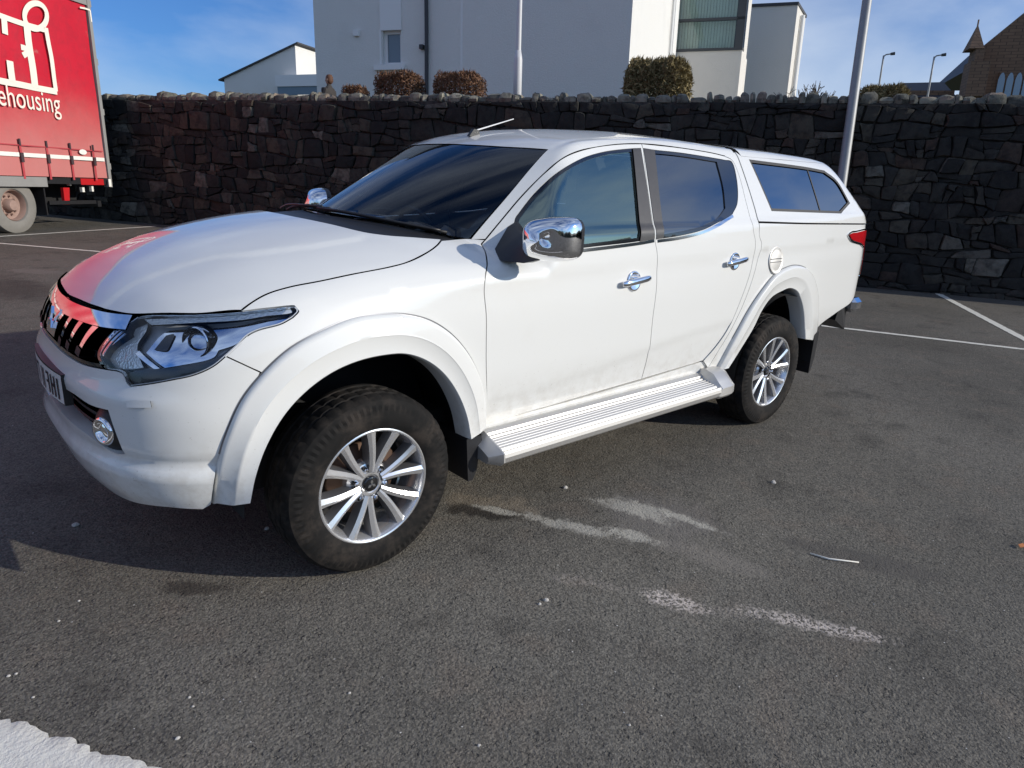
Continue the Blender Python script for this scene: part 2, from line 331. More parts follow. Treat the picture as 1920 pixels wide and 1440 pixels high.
# coursed rubble: wavy beds, each course broken into stones of different length
cells=[]; z=-.10; row=0
def bed(k,s): return .05*math.sin(s*1.3+k*2.1)+.035*math.sin(s*3.7+k*4.4)+.02*math.sin(s*8.1+k)
while z<3.6:
    h=random.choice((.11,.14,.17,.21,.26)); s=S0-random.random()*.3; lean=0.
    while s<S1:
        w=random.choice((.12,.17,.22,.28,.34,.46))*random.uniform(.85,1.15); l2=random.uniform(-.05,.05)
        zl=lambda x,k,zz: zz+bed(k,x)
        q=[(s-lean,zl(s,row,z)),(s+w-l2,zl(s+w,row,z)),(s+w+l2,zl(s+w,row+1,z+h)),(s+lean,zl(s,row+1,z+h))]
        parts=[q]
        if h>.19 and random.random()<.38:
            t=random.uniform(.35,.65); m0=tuple(np.array(q[0])*(1-t)+np.array(q[3])*t); t2=t+random.uniform(-.12,.12); m1=tuple(np.array(q[1])*(1-t2)+np.array(q[2])*t2); parts=[[q[0],q[1],m1,m0],[m0,m1,q[2],q[3]]]
        elif w>.40 and random.random()<.3:
            t=random.uniform(.35,.65); m0=tuple(np.array(q[0])*(1-t)+np.array(q[1])*t); m1=tuple(np.array(q[3])*(1-t)+np.array(q[2])*t); parts=[[q[0],m0,m1,q[3]],[m0,q[1],q[2],m1]]
        for p in parts:
            c=np.mean(p,0); zt=ztop(c[0])-zbot(c[0])
            if c[1]>zt-.02 or c[1]<-.08: continue
            pp=[]
            for i in range(4):
                a_,b_=np.array(p[i]),np.array(p[(i+1)%4]); mid=(a_+b_)/2+rng.normal(size=2)*.010; pp+=[tuple(a_+rng.normal(size=2)*.008),tuple(mid)]
            cells.append([(x,min(y,zt)) for x,y in pp])
        s+=w; lean=l2
    z+=h; row+=1
def stone_geo(poly):
    c=np.mean(poly,0); p=np.array(poly)
    p=c+(p-c)*(1-np.minimum(.035,.022/np.maximum(np.linalg.norm(p-c,axis=1,keepdims=True),.02)*1.)) if False else p
    d=np.linalg.norm(p-c,axis=1,keepdims=True); p=c+(p-c)*np.maximum(.6,(d-.006)/d)
    # cut the corners once
    q=[]
    for i in range(len(p)):
        a,b=p[i],p[(i+1)%len(p)]; q+=[a+(b-a)*.16,a+(b-a)*.84]
    q=np.array(q); n=len(q); pr=random.choice((.004,.010,.016,.024,.036,.05)); V=[];tx,tz=random.uniform(-.06,.06),random.uniform(-.06,.06)
    for k,(sc,dn) in enumerate(((1.,.06),(1.,-pr*.4+.004),(.90,-pr))):
        for x in q:
            y=c+(x-c)*sc; jit=random.uniform(-.006,.006) if k else 0
            s=y[0]; V.append(wp(s,zbot(s)+y[1],dn+jit+(tx*(y[0]-c[0])+tz*(y[1]-c[1]) if k==2 else 0)))
    V.append(wp(c[0],zbot(c[0])+c[1],-pr*1.12))
    F=[(k*n+i,k*n+(i+1)%n,(k+1)*n+(i+1)%n,(k+1)*n+i) for k in range(2) for i in range(n)]+[(3*n,2*n+i,2*n+(i+1)%n) for i in range(n)]
    return V,F
def hidden(px,py):
    return (px>540 and px<1610 and py>290+abs(px-1050)*.06 and py<560) or (px<205 and py<345) or px<0 or px>1920 or (px>150 and py>430 and px<560)
rank=[]
for k,poly in enumerate(cells):
    c=np.mean(poly,0); X=proj(wp(c[0],zbot(c[0])+c[1])); P=np.array([proj(wp(a,zbot(a)+b)) for a,b in poly]); ar=abs(area2(P))
    rank.append((0 if hidden(*X) else ar,k))
rank.sort(reverse=True); top=set(k for a,k in rank[:298] if a>0)
Vr=[];Fr=[]
for k,poly in enumerate(cells):
    V,F=stone_geo(poly)
    if k in top: 
        o=child('stone',V,F,'wall_stone'); autosmooth(o,50)
    else: b0=len(Vr); Vr+=V; Fr+=[tuple(b0+i for i in f) for f in F]
o=child('smaller_stones',Vr,Fr,'wall_stone'); tag(o,kind='stuff')
# cope stones: rough slabs on edge
s=S0
while s<S1:
    w=random.choice((.09,.12,.16,.20,.25))*random.uniform(.9,1.1); h=random.uniform(.08,.18); dpt=random.uniform(.36,.5); lean=random.uniform(-.10,.10); V=[]
    for iz,zz in enumerate((-.06,.35,.75,1.)):
        k=(1.,1.04,.92,.55)[iz]
        for a,bn in ((-1,-1),(0,-1.1),(1,-1),(1,1),(0,1.1),(-1,1)):
            V.append(wp(s+w/2+a*w/2*k*random.uniform(.85,1.05)+lean*zz*h,ztop(s)+zz*h*(1+random.uniform(-.06,.06)),.27+bn*dpt/2*k*random.uniform(.9,1.05)))
    F=[(k*6+i,k*6+(i+1)%6,(k+1)*6+(i+1)%6,(k+1)*6+i) for k in range(3) for i in range(6)]+[tuple(range(18,24)),tuple(range(6))[::-1]]
    autosmooth(child('cope_stone',V,F,'cope_rock'),35); s+=w*random.uniform(.95,1.12)
# ================================================================ raised ground behind the wall
def turf():
    t=NT('garden_turf'); co=t.coord(); t.bsdf(Base_Color=t.ramp(t.noise(1.2,6,.6,co),(.3,(.05,.06,.025)),(.7,(.08,.09,.04))),Roughness=1.); MAT['garden_turf']=t.m
turf()
TZ=2.15
V=[wp(a,TZ,n_) for a,n_ in ((-160,.35),(160,.35),(160,240),(-160,240))]; tag(mesh('garden_terrace',V,[(0,1,2,3)],'garden_turf'),kind='structure')
# ================================================================ houses
def render_mat(name,col,bs=.6):
    t=NT(name); co=t.coord(); n=t.noise(22,4,.7,co); d=t.noise(.7,5,.6,co)
    c=t.mix(t.math('MULTIPLY',t.sstep(d,.5,.75),.25),col,tuple(x*.82 for x in col))
    t.bsdf(Base_Color=c,Roughness=.95,Specular_IOR_Level=.2,Normal=t.bump(t.math('ADD',n,t.noise(70,2,.6,co)),bs,.03)); MAT[name]=t.m
render_mat('harl_white',(.74,.73,.70)); render_mat('harl_cream',(.70,.67,.62)); simple('smooth_white',(.74,.74,.73),.6); simple('roof_dark',(.05,.05,.055),.7,var=.3); simple('pipe_dark',(.03,.03,.035),.5)
simple('frame_dark',(.05,.055,.06),.5); simple('blind',(.66,.70,.66),.8,var=.1); simple('room_dark',(.05,.06,.07),.9)
def panemat():
    t=NT('house_pane'); t.bsdf(Base_Color=(.10,.14,.18),Roughness=.06,Specular_IOR_Level=.8); MAT['house_pane']=t.m
panemat(); glass('clear_pane',(.88,.94,.93),1.4)
def prismW(b,poly,n0,n1):
    """poly of (s,z) in the wall's direction, pushed from n0 back to n1"""
    n=len(poly); V=[wp(s,z,n0) for s,z in poly]+[wp(s,z,n1) for s,z in poly]; b.add(V,[tuple(range(n))[::-1],tuple(range(n,2*n))]+[(i,(i+1)%n,n+(i+1)%n,n+i) for i in range(n)])
def rectW(b,pa,pb,nf,n0,n1):
    """rectangle given by two photo pixels on the plane nf behind the wall"""
    a=wc(*pa,nf);c=wc(*pb,nf); s0,s1=sorted((a[0],c[0])); z0,z1=sorted((a[1],c[1])); prismW(b,[(s0,z0),(s1,z0),(s1,z1),(s0,z1)],n0,n1); return s0,s1,z0,z1
def planW(b,pts,z0,z1):
    """walls on a plan given as (photo column, metres behind the wall)"""
    n=len(pts); V=[wp(wc(px,165,n_)[0],z,n_) for z in (z0,z1) for px,n_ in pts]; b.add(V,[tuple(range(n)),tuple(range(n,2*n))[::-1]]+[(i,(i+1)%n,n+(i+1)%n,n+i) for i in range(n)])
def blk(name,par,mat,f):
    b=MB(); f(b); loc=np.array(par.location); b.V=[tuple(np.array(v)-loc) for v in b.V]; return b.build(name,mat,par)
def find_n(px,s):   # how far back the line s=const must run to reach a photo column
    lo,hi=0.,200.
    base=proj(wp(s,3.2,1.))[0]
    for n_ in np.arange(1.,120,.02):
        if proj(wp(s,3.2,n_))[0]>px: return n_
    return 120.
NA=7.0; sL=wc(594,160,NA)[0]; sR=wc(1176,165,NA)[0]
NB=find_n(1252,sR); zt=9.5
hA=empty('white_house',tuple(wp((sL+sR)/2,TZ,NA))); tag(hA,'large white rendered house behind the wall with a small window and dark downpipe','house')
wx=rectW(MB(),(717,57),(753,122),NA,0,0)
def wallA(b):   # front wall with a real opening
    s0,s1,z0,z1=min(sL,sR),max(sL,sR),TZ,zt; a0,a1,b0,b1=wx
    for p in ([(s0,z0),(a0,z0),(a0,z1),(s0,z1)],[(a1,z0),(s1,z0),(s1,z1),(a1,z1)],[(a0,z0),(a1,z0),(a1,b0),(a0,b0)],[(a0,b1),(a1,b1),(a1,z1),(a0,z1)]): prismW(b,p,NA,NA+.3)
    prismW(b,[(s0,z0),(s1,z0),(s1,z1),(s0,z1)],NA+.302,NB+1.)
blk('wall',hA,'harl_white',wallA)
blk('roof',hA,'roof_dark',lambda b:prismW(b,[(min(sL,sR)-.3,zt),(max(sL,sR)+.3,zt),((sL+sR)/2,zt+2.5)],NA-.3,NB+1.3))
blk('window_band',hA,'smooth_white',lambda b:rectW(b,(711,-60),(753,56),NA,NA-.03,NA-.001))
blk('window_side_band',hA,'smooth_white',lambda b:rectW(b,(711.5,57),(716.5,121),NA,NA-.03,NA-.001))
def fr(b):
    a0,a1,b0,b1=wx; f=.09
    for p in ([(a0,b0),(a0+f,b0),(a0+f,b1),(a0,b1)],[(a1-f,b0),(a1,b0),(a1,b1),(a1-f,b1)],[(a0+f,b0),(a1-f,b0),(a1-f,b0+f),(a0+f,b0+f)],[(a0+f,b1-f),(a1-f,b1-f),(a1-f,b1),(a0+f,b1)]): prismW(b,p,NA+.12,NA+.2)
w_=blk('window',hA,'smooth_white',fr); a0,a1,b0,b1=wx
def sub(name,par,mat,f):
    b=MB(); f(b); loc=np.array(hA.location); b.V=[tuple(np.array(v)-loc) for v in b.V]; return b.build(name,mat,par)
sub('pane',w_,'house_pane',lambda b:prismW(b,[(a0+.08,b0+.08),(a1-.08,b0+.08),(a1-.08,b1-.08),(a0+.08,b1-.08)],NA+.16,NA+.17))
blk('window_sill',hA,'smooth_white',lambda b:rectW(b,(704,123),(761,131),NA,NA-.12,NA+.1))
def tubeW(name,par,mat,pts,nf,r,n0): 
    def f(b): b.tube([wp(*wc(px,py,nf),nf-n0) for px,py in pts],r,8)
    return blk(name,par,mat,f)
tubeW('downpipe',hA,'pipe_dark',[(801,-40),(802,60),(802,178)],NA,.055,.08)
blk('wall_vent',hA,'smooth_white',lambda b:rectW(b,(664.5,57),(674.5,68),NA,NA-.09,NA-.001))
blk('wall_lamp',hA,'pipe_dark',lambda b:rectW(b,(789.5,85),(796,93),NA,NA-.14,NA-.001))
blk('expansion_joint',hA,'smooth_white',lambda b:rectW(b,(864,-40),(867,175),NA,NA-.006,NA-.001))
# lit side wall: a slim window and a downpipe
def sidewin(b): 
    V=[W0*[1,1,0]+SD*(sR-SD@np.array([0,0,0]))+ND*n_+np.array([0,0,z]) for n_,z in ((NB-1.6,6.1),(NB-.35,6.1),(NB-.35,9.),(NB-1.6,9.))]; sg=-1 if sR<sL else 1
    V2=[v+SD*sg*.04 for v in V]; b.add(V+V2,[(4,5,6,7)]+[(i,(i+1)%4,4+(i+1)%4,4+i) for i in range(4)])
blk('side_window',hA,'smooth_white',sidewin)
def sidepipe(b):
    sg=-1 if sR<sL else 1
    b.tube([wp(sR+sg*.07,z,NB-2.6) for z in (TZ,5.,9.4)],.05,8)
blk('side_downpipe',hA,'smooth_white',sidepipe)
# wing with the wide bay window
sBl=wc(1246,165,NB)[0]; sBr=wc(1384,165,NB)[0]; zs=wc(1320,96,NB)[1]
hB=empty('bay_window_house',tuple(wp((sBl+sBr)/2,TZ,NB))); tag(hB,'pale rendered wing with a wide glazed upper window hung with vertical blinds','house')
NC=NB+4.5
blk('wall',hB,'harl_cream',lambda b:planW(b,[(1246,NB),(1384,NB),(1395,NB+2.2),(1250,NB+2.2)],TZ,zs))
blk('upper_wall',hB,'harl_cream',lambda b:planW(b,[(1250,NB+1.3),(1386,NB+1.3),(1393,NB+2.2),(1250,NB+2.2)],zs+.002,zt))
zw=wc(1320,-60,NB)[1]; zt_=wc(1320,37,NB)[1]
bw=blk('bay_window',hB,'frame_dark',lambda b:[prismW(b,[(x0,z0),(x1,z0),(x1,z1),(x0,z1)],NB-.04,NB+.10) for x0,x1,z0,z1 in ((sBl,sBr,zs,zs+.10),(sBl,sBr,zt_-.05,zt_+.05),(sBr,sBr+.30,zs+.1,zw),(sBl-.08,sBl,zs+.1,zw))])
def subB(name,par,mat,f):
    b=MB(); f(b); loc=np.array(hB.location); b.V=[tuple(np.array(v)-loc) for v in b.V]; return b.build(name,mat,par)
for z0,z1 in ((zs+.10,zt_-.05),(zt_+.05,zw)): subB('pane',bw,'clear_pane',lambda b:prismW(b,[(sBr+.30,z0),(sBl,z0),(sBl,z1),(sBr+.30,z1)],NB+.02,NB+.03))
subB('side_pane',bw,'house_pane',lambda b:prismW(b,[(sBr-.06,zs+.1),(sBr-.01,zs+.1),(sBr-.01,zw),(sBr-.06,zw)],NB+.12,NB+.95))
nb_=22
for i in range(nb_):
    s_=sBr+.34+(sBl-sBr-.36)*i/nb_; wd_=(sBl-sBr-.36)/nb_
    subB('blind',bw,'blind',lambda b:b.add([wp(s_,zs+.12,NB+.28),wp(s_+wd_*.93,zs+.12,NB+.28+.05*random.random()),wp(s_+wd_*.93,zw,NB+.28+.05*random.random()),wp(s_,zw,NB+.28)],[(0,1,2,3)]))
blk('room_back',hB,'room_dark',lambda b:prismW(b,[(sBl-.02,zs+.01),(sBr+.05,zs+.01),(sBr+.05,zt-.1),(sBl-.02,zt-.1)],NB+.9,NB+.95))
# third block
sCl=wc(1388,165,NC)[0]; sCr=wc(1476,165,NC)[0]; zC=wc(1440,12,NC)[1]; ND2=NC+2.5
hC=empty('flat_roof_house',tuple(wp((sCl+sCr)/2,TZ,NC))); tag(hC,'narrow pale flat roofed block with a dark roof edge beside the bay window wing','house')
blk('wall',hC,'harl_cream',lambda b:planW(b,[(1372,NC),(1477,NC),(1494,ND2),(1372,ND2)],TZ,zC))
blk('roof_edge',hC,'roof_dark',lambda b:planW(b,[(1372,NC-.05),(1478,NC-.05),(1496,ND2),(1372,ND2)],zC+.002,zC+.12))
def pipeC(b): b.tube([wp(wc(1489,165,NC+1)[0],z,NC+1.) for z in (TZ,zC-.2)],.09,8)
blk('soil_pipe',hC,'smooth_white',pipeC)
# small gabled house on the left
NH=NB+9.; p0=wc(420,172,NH);p1=wc(420,147,NH);p2=wc(553,84,NH); nhb=find_n(603,p2[0])
hD=empty('mono_pitch_house',tuple(wp((p0[0]+p2[0])/2,TZ,NH))); tag(hD,'small white house with a single sloping roof left of the large white house','house')
blk('wall',hD,'harl_white',lambda b:prismW(b,[(p0[0],TZ),(p2[0],TZ),(p2[0],p2[1]),(p1[0],p1[1])],NH,nhb+3))
dz=.09
blk('roof',hD,'roof_dark',lambda b:prismW(b,[(p1[0]+.35,p1[1]-.15),(p2[0]-.25,p2[1]+.05),(p2[0]-.25,p2[1]+.05+dz),(p1[0]+.35,p1[1]-.15+dz)],NH-.12,nhb+3.2))
pc=blk('porch',hD,'smooth_white',lambda b:rectW(b,(515,141),(640,160),NH-1.,NH-1.,NH-.001))
b=MB(); rectW(b,(518,160.3),(640,176),NH-1.,NH-.9,NH-.01); b.V=[tuple(np.array(v)-np.array(hD.location)) for v in b.V]; b.build('porch_window','house_pane',pc)
# ================================================================ church
def sandstone():
    t=NT('sandstone'); co=t.coord(); br=t.n('ShaderNodeTexBrick'); br.inputs['Scale'].default_value=1.6; br.inputs['Color1'].default_value=(.23,.145,.095,1); br.inputs['Color2'].default_value=(.16,.105,.07,1); br.inputs['Mortar'].default_value=(.04,.03,.028,1)
    mp_=t.n('ShaderNodeMapping'); mp_.inputs['Rotation'].default_value=(R(90),0,0); t.l(co,mp_.inputs[0]); t.l(mp_.outputs[0],br.inputs['Vector'])
    t.bsdf(Base_Color=t.mix(t.noise(3,5,.6,co),br.outputs[0],(.14,.09,.06)),Roughness=.95); MAT['sandstone']=t.m
sandstone(); simple('slate',(.028,.032,.042),.6,var=.3,vs=3)
def lead():
    t=NT('leaded_glass'); t.bsdf(Base_Color=(.22,.30,.38),Roughness=.12,Specular_IOR_Level=.8); MAT['leaded_glass']=t.m
lead()
NK=34.; ch0=wc(1838,180,NK)[0]
church=empty('church',tuple(wp(wc(1880,180,NK)[0],TZ,NK))); tag(church,'brown sandstone church gable with a pointed pinnacle and arched window','church')
gs=lambda px,py: wc(px,py,NK)
blk('wall',church,'sandstone',lambda b:prismW(b,[(gs(1838,180)[0],TZ),(gs(2030,180)[0],TZ),gs(2030,110),gs(1945,5),gs(1838,92)],NK,NK+.7))
blk('roof',church,'slate',lambda b:prismW(b,[(gs(1850,100)[0],gs(1850,112)[1]),(gs(2020,180)[0],gs(2020,112)[1]),gs(1945,25)],NK+.702,NK+12))
blk('nave',church,'sandstone',lambda b:prismW(b,[(gs(1712,180)[0],TZ),(gs(1800,180)[0],TZ),gs(1800,165),gs(1712,165)],NK+1,NK+9))
blk('nave_roof',church,'slate',lambda b:b.add([wp(*gs(1708,180),NK+.6),wp(*gs(1801,180),NK+.6),wp(*gs(1801,136),NK+3.5),wp(*gs(1716,138),NK+3.5)],[(0,1,2,3)]))
def pin(b):
    s0=gs(1807,180)[0];s1=gs(1838,180)[0]; rectW(b,(1806,185),(1839,96),NK,NK-.8,NK+.4); rectW(b,(1798,185),(1846,120),NK,NK-1.1,NK+.2)
    za=gs(1822,96)[1]; zb=gs(1829,47)[1]; c=(gs(1806,96)[0]+gs(1839,96)[0])/2; w=abs(gs(1806,96)[0]-gs(1839,96)[0])/2*.85
    b.add([wp(c-w,za,NK-.85),wp(c+w,za,NK-.85),wp(c+w,za,NK+.45),wp(c-w,za,NK+.45),wp(c,zb,NK-.2)],[(0,1,4),(1,2,4),(2,3,4),(3,0,4),(0,3,2,1)]); b.tube([wp(c,zb-.1,NK-.2),wp(c,zb+.22,NK-.2)],.04,6)
pin_=blk('pinnacle',church,'sandstone',pin)
cw_=blk('window_frame',church,'sandstone',lambda b:rectW(b,(1863,190),(1990,134),NK,NK-.10,NK-.001))
def lancet(b,px0,px1):
    s0,s1=gs(px0,160)[0],gs(px1,160)[0]; z0=TZ; z1=gs(px0,150)[1]; za=gs(px0,137)[1]; pts=[(s0,z0),(s1,z0),(s1,z1)]+[(s1+(s0-s1)*t,z1+(za-z1)*math.sin(math.pi*t)**.7) for t in (.15,.32,.5,.68,.85)]+[(s0,z1)]
    prismW(b,pts,NK-.16,NK-.11)
for px in (1868,1884,1900,1916,1932,1948):
    b=MB(); lancet(b,px,px+12.5); b.V=[tuple(np.array(v)-np.array(church.location)) for v in b.V]; b.build('lancet_pane','leaded_glass',cw_)
# ================================================================ lamp posts
simple('galvanised',(.25,.26,.27),.55,.35,var=.18,vs=14); simple('pole_paint',(.55,.55,.56),.5)
def post(name,label,base,topz,r0,r1,mat,lean=(0,0),door=None,arm=None,group=None):
    o=empty(name,tuple(base)); tag(o,label,'lamp post',group); h=topz-base[2]; b=MB(); P=[(lean[0]*t*h,lean[1]*t*h,h*t) for t in np.linspace(0,1,9)]; b.tube(P,[r0+(r1-r0)*t for t in np.linspace(0,1,9)],16); b.build('pole',mat,o,True)
    if door: b=MB(); b.tube([(0,0,-.02),(0,0,door),(lean[0]*(door+.15),0,door+.18)],[r0*1.5,r0*1.5,r0],16); b.build('base_sleeve',mat,o,True)
    b=MB(); a=np.array(P[-1]); d=np.array(arm if arm is not None else (1.,0,0)); b.tube([a-np.array([0,0,.05]),a+d*.25+np.array([0,0,.03]),a+d*.9+np.array([0,0,.06])],r1*.8,8); ar_=b.build('arm',mat,o,True)
    b=MB(); b.tube([a+d*.8+np.array([0,0,.05]),a+d*1.3+np.array([0,0,.07])],[r1*1.6,r1*1.9],8); b.build('lantern','frame_dark',ar_)
    return o
D_=10.4; pt=atD(1579,345,D_); ptop=atD(1627,0,D_*1.0)
# stand the pole on the ground in front of the wall
gb_=np.array([pt[0],pt[1],gz(pt[1])-.02]); 
post('lamp_post','galvanised steel lamp post standing in front of the stone wall behind the pickup',gb_,7.5,.078,.062,'galvanised',lean=((ptop[0]-pt[0])/(ptop[2]-pt[2])*.9,(ptop[1]-pt[1])/(ptop[2]-pt[2])*.9),arm=(.8,-.6,0))
pc_=onW(970,172,3.0); post('lamp_post','pale painted lamp post in front of the large white house with a thicker lower sleeve',np.array([pc_[0],pc_[1],TZ]),9.,.060,.048,'pole_paint',door=onW(971,112,3.)[2]-TZ,arm=tuple(-ND*.8))
for px,py0,lab in ((1657,104,'slender distant lamp post standing clear of the church, near the domed hedge'),(1752,106,'slender distant lamp post standing against the church nave roof')):
    n_=24.; q=onW(px,py0,n_); post('street_lamp',lab,np.array([q[0],q[1],TZ]),q[2],.055,.035,'galvanised',arm=tuple(-SD*.33),group='street lamps beyond the wall')
# ================================================================ hedges, tree, person
def leafm(name,c0,c1):
    t=NT(name); ge=t.n('ShaderNodeNewGeometry'); t.bsdf(Base_Color=t.ramp(ge.outputs['Random Per Island'],(0,c0),(1,c1)),Roughness=.9,Specular_IOR_Level=.2); MAT[name]=t.m
leafm('twig_brown',(.085,.05,.03),(.24,.13,.08)); leafm('twig_olive',(.12,.10,.045),(.34,.27,.14)); simple('bark',(.06,.045,.035),.95,var=.3)
def hedge(label,x0,x1,y0,y1,nf,mat,N,dome=1.,stems=False,size=.11):
    pa=wc((x0+x1)/2,y0,nf); pb=wc(x0,y1,nf)[0];pc2=wc(x1,y1,nf)[0]; rx=abs(pb-pc2)/2; zt2=pa[1]; zb2=wc((x0+x1)/2,y1,nf)[1]-.35; rz=(zt2-zb2)/2; c=np.array(wp((pb+pc2)/2,(zt2+zb2)/2,nf)); ry=min(rx,1.1)*.8
    o=empty('clipped_hedge',(c[0],c[1],TZ)); tag(o,label,'hedge','clipped hedges behind the stone wall'); V=[];F=[]; ez=c[2]-TZ
    size*=.72; cnt=0
    while cnt<N*2:
        d=rng.uniform(-1,1,size=3); rr=np.sum(np.abs(d)**3.6)**(1/3.6)*(1+.06*math.sin(6*d[0]+1)+.05*math.sin(11*d[0]+4*d[1]))
        if rr>1 or rng.random()>rr**3+.08: continue
        cnt+=1; p=SD*d[0]*rx+ND*d[1]*ry+np.array([0,0,d[2]*rz+ez]); u=rng.normal(size=3)+d*1.2; u/=np.linalg.norm(u); v=np.cross(u,rng.normal(size=3)); v/=np.linalg.norm(v); s=size*rng.uniform(.5,1.2); b0=len(V)
        V+=[p-v*s*.16,p+v*s*.16,p+u*s]; F.append((b0,b0+1,b0+2))
    mesh('foliage',V,F,mat,o)
    b=MB()
    for i in range(14 if stems else 6):
        a=SD*rng.uniform(-.4,.4)*rx+ND*rng.uniform(-.3,.3)*ry; b.tube([a*.4,a+np.array([0,0,ez*.55]),a*1.7+np.array([0,0,ez+rz*.3])],[.03,.022,.01],5)
    b.build('stem','bark',o); return o
hedge('square clipped brown hedge below the small house window',709,793,137,174,2.2,'twig_brown',4200)
hedge('rounded reddish clipped hedge between the downpipe and the pale lamp post',818,909,137,175,2.4,'twig_brown',4200)
hedge('large olive clipped bush at the lit corner of the large white house',1168,1298,114,178,1.8,'twig_olive',9500,stems=True,size=.13)
hedge('low dark hedge beside the person behind the wall',644,690,162,180,1.6,'twig_brown',1600)
hedge('broad low domed hedge between the galvanised post and the church',1606,1706,163,185,2.0,'twig_olive',4500)
def tree(label,px,py,px2,py2,nf):
    base=wp(wc(px,py,nf)[0],TZ,nf); top=wc(px2,py2,nf)[1]; o=empty('bare_tree',tuple(base)); tag(o,label,'tree'); H_=top-TZ; b=MB(); tr=MB(); tr.tube([(0,0,0),(.05,.02,H_*.18),(0,.05,H_*.36)],[.16,.13,.11],8); tr.build('trunk','bark',o,True)
    def br(p,d,l,r,k):
        q=p+d*l; b.tube([p,p+d*l*.5+rng.normal(size=3)*l*.05,q],[r,r*.8,r*.6],4 if k<2 else 3,False)
        if k<4:
            for _ in range(3 if k<3 else 4):
                e=d+rng.normal(size=3)*.55; e[2]+=.1; e/=np.linalg.norm(e); br(q if _ else p+d*l*.6,e,l*rng.uniform(.6,.85),r*.6,k+1)
    for _ in range(9):
        d=rng.normal(size=3)*.7; d[2]=abs(d[2])+.5; d/=np.linalg.norm(d); br(np.array([0,.05,H_*.33]),d,H_*.21,.10,0)
    b.build('crown','bark',o)
tree('bare winter tree between the flat roofed block and the galvanised post',1512,178,1510,137,14.)
# person seen over the wall
simple('skin',(.42,.26,.19),.6); simple('hair',(.10,.045,.025),.8); simple('jacket_dark',(.035,.03,.028),.85,var=.3); simple('trousers',(.03,.03,.04),.9)
npz=3.4; hpx=onW(617,151,npz); ht=hpx[2]+.13-TZ; sc=1.0; base=np.array([hpx[0],hpx[1],hpx[2]+.12-1.72*sc])
def person(base):
    o=empty('person',tuple(base)); tag(o,'person in a dark jacket with brown hair seen over the stone wall','person')
    me=bpy.data.meshes.new('body'); sg=-SD
    J=dict(p=(0,0,.95),s1=(0,0,1.15),s2=(0,0,1.38),n=(0,0,1.48),h=(0,0,1.56))
    X=lambda a,f,z: tuple(ND*a+SD*f+np.array([0,0,z]))
    Vv=[X(0,0,.95),X(0,0,1.15),X(0,0,1.36),X(0,0,1.47),X(0,.01,1.55),X(.10,0,.90),X(.11,.03,.50),X(.11,-.02,.06),X(.11,.12,.03),X(-.10,0,.90),X(-.11,.03,.50),X(-.11,-.02,.06),X(-.11,.12,.03),X(.19,0,1.38),X(.26,.02,1.12),X(.24,.14,.92),X(-.19,0,1.38),X(-.26,.02,1.12),X(-.24,.14,.92)]
    Ee=[(0,1),(1,2),(2,3),(3,4),(0,5),(5,6),(6,7),(7,8),(0,9),(9,10),(10,11),(11,12),(2,13),(13,14),(14,15),(2,16),(16,17),(17,18)]
    rad=[.15,.145,.15,.065,.055,.095,.07,.05,.04,.095,.07,.05,.04,.075,.055,.04,.075,.055,.04]
    me.from_pydata(Vv,Ee,[]); bo=bpy.data.objects.new('body',me); COL.objects.link(bo); bo.parent=o; md=bo.modifiers.new('skin','SKIN'); bo.modifiers.new('sub','SUBSURF').levels=1; bo.modifiers['sub'].render_levels=1
    for i,v in enumerate(me.skin_vertices[0].data): v.radius=(rad[i],rad[i]*.8); v.use_root=(i==0)
    me.materials.append(MAT['jacket_dark'])
    b=MB(); b.lathe([(.0,-.12),(.045,-.11),(.070,-.06),(.080,.0),(.076,.05),(.05,.098),(0,.11)],X(0,.01,1.62),(0,0,1),20); b.box(X(0,.095,1.60),(.03,.03,.04),None,.01)
    for s_ in (-1,1): b.box(X(.08*s_,0,1.61),(.02,.04,.05),None,.008)
    hd=b.build('head','skin',o,True)
    b=MB(); b.lathe([(.086,.0),(.086,.05),(.06,.105),(0,.122)],X(0,-.012,1.62),(0,0,1),20); b.lathe([(.0,.088),(.05,.075),(.085,.03),(.085,.0)],X(0,-.01,1.60),tuple(-SD),16); b.build('hair','hair',hd,True)
    return o
person(base)
# ================================================================ hills closing the view behind the photographer
def hills():
    V=[];F=[];n=90; t=NT('hill_wood'); co=t.coord(); t.bsdf(Base_Color=t.ramp(t.noise(.25,6,.65,co),(.3,(.022,.026,.014)),(.7,(.06,.058,.035))),Roughness=1.); MAT['hill_wood']=t.m
    for i in range(n+1):
        a=math.pi*(.98+1.04*i/n); r=70+8*math.sin(5*a); h=5.5+2.2*math.sin(7*a)+1.5*math.sin(17*a+1)+random.uniform(0,1.2)
        for rr,hh in ((r,-3),(r+3,h*.75),(r+9,h),(r+60,h+4)): V.append((rr*math.cos(a),rr*math.sin(a),gz(0)-2.5+hh))
    F=[(4*i+j,4*i+4+j,4*i+5+j,4*i+1+j) for i in range(n) for j in range(3)]; tag(mesh('hill',V,F,'hill_wood',smooth=False),kind='structure')
hills()
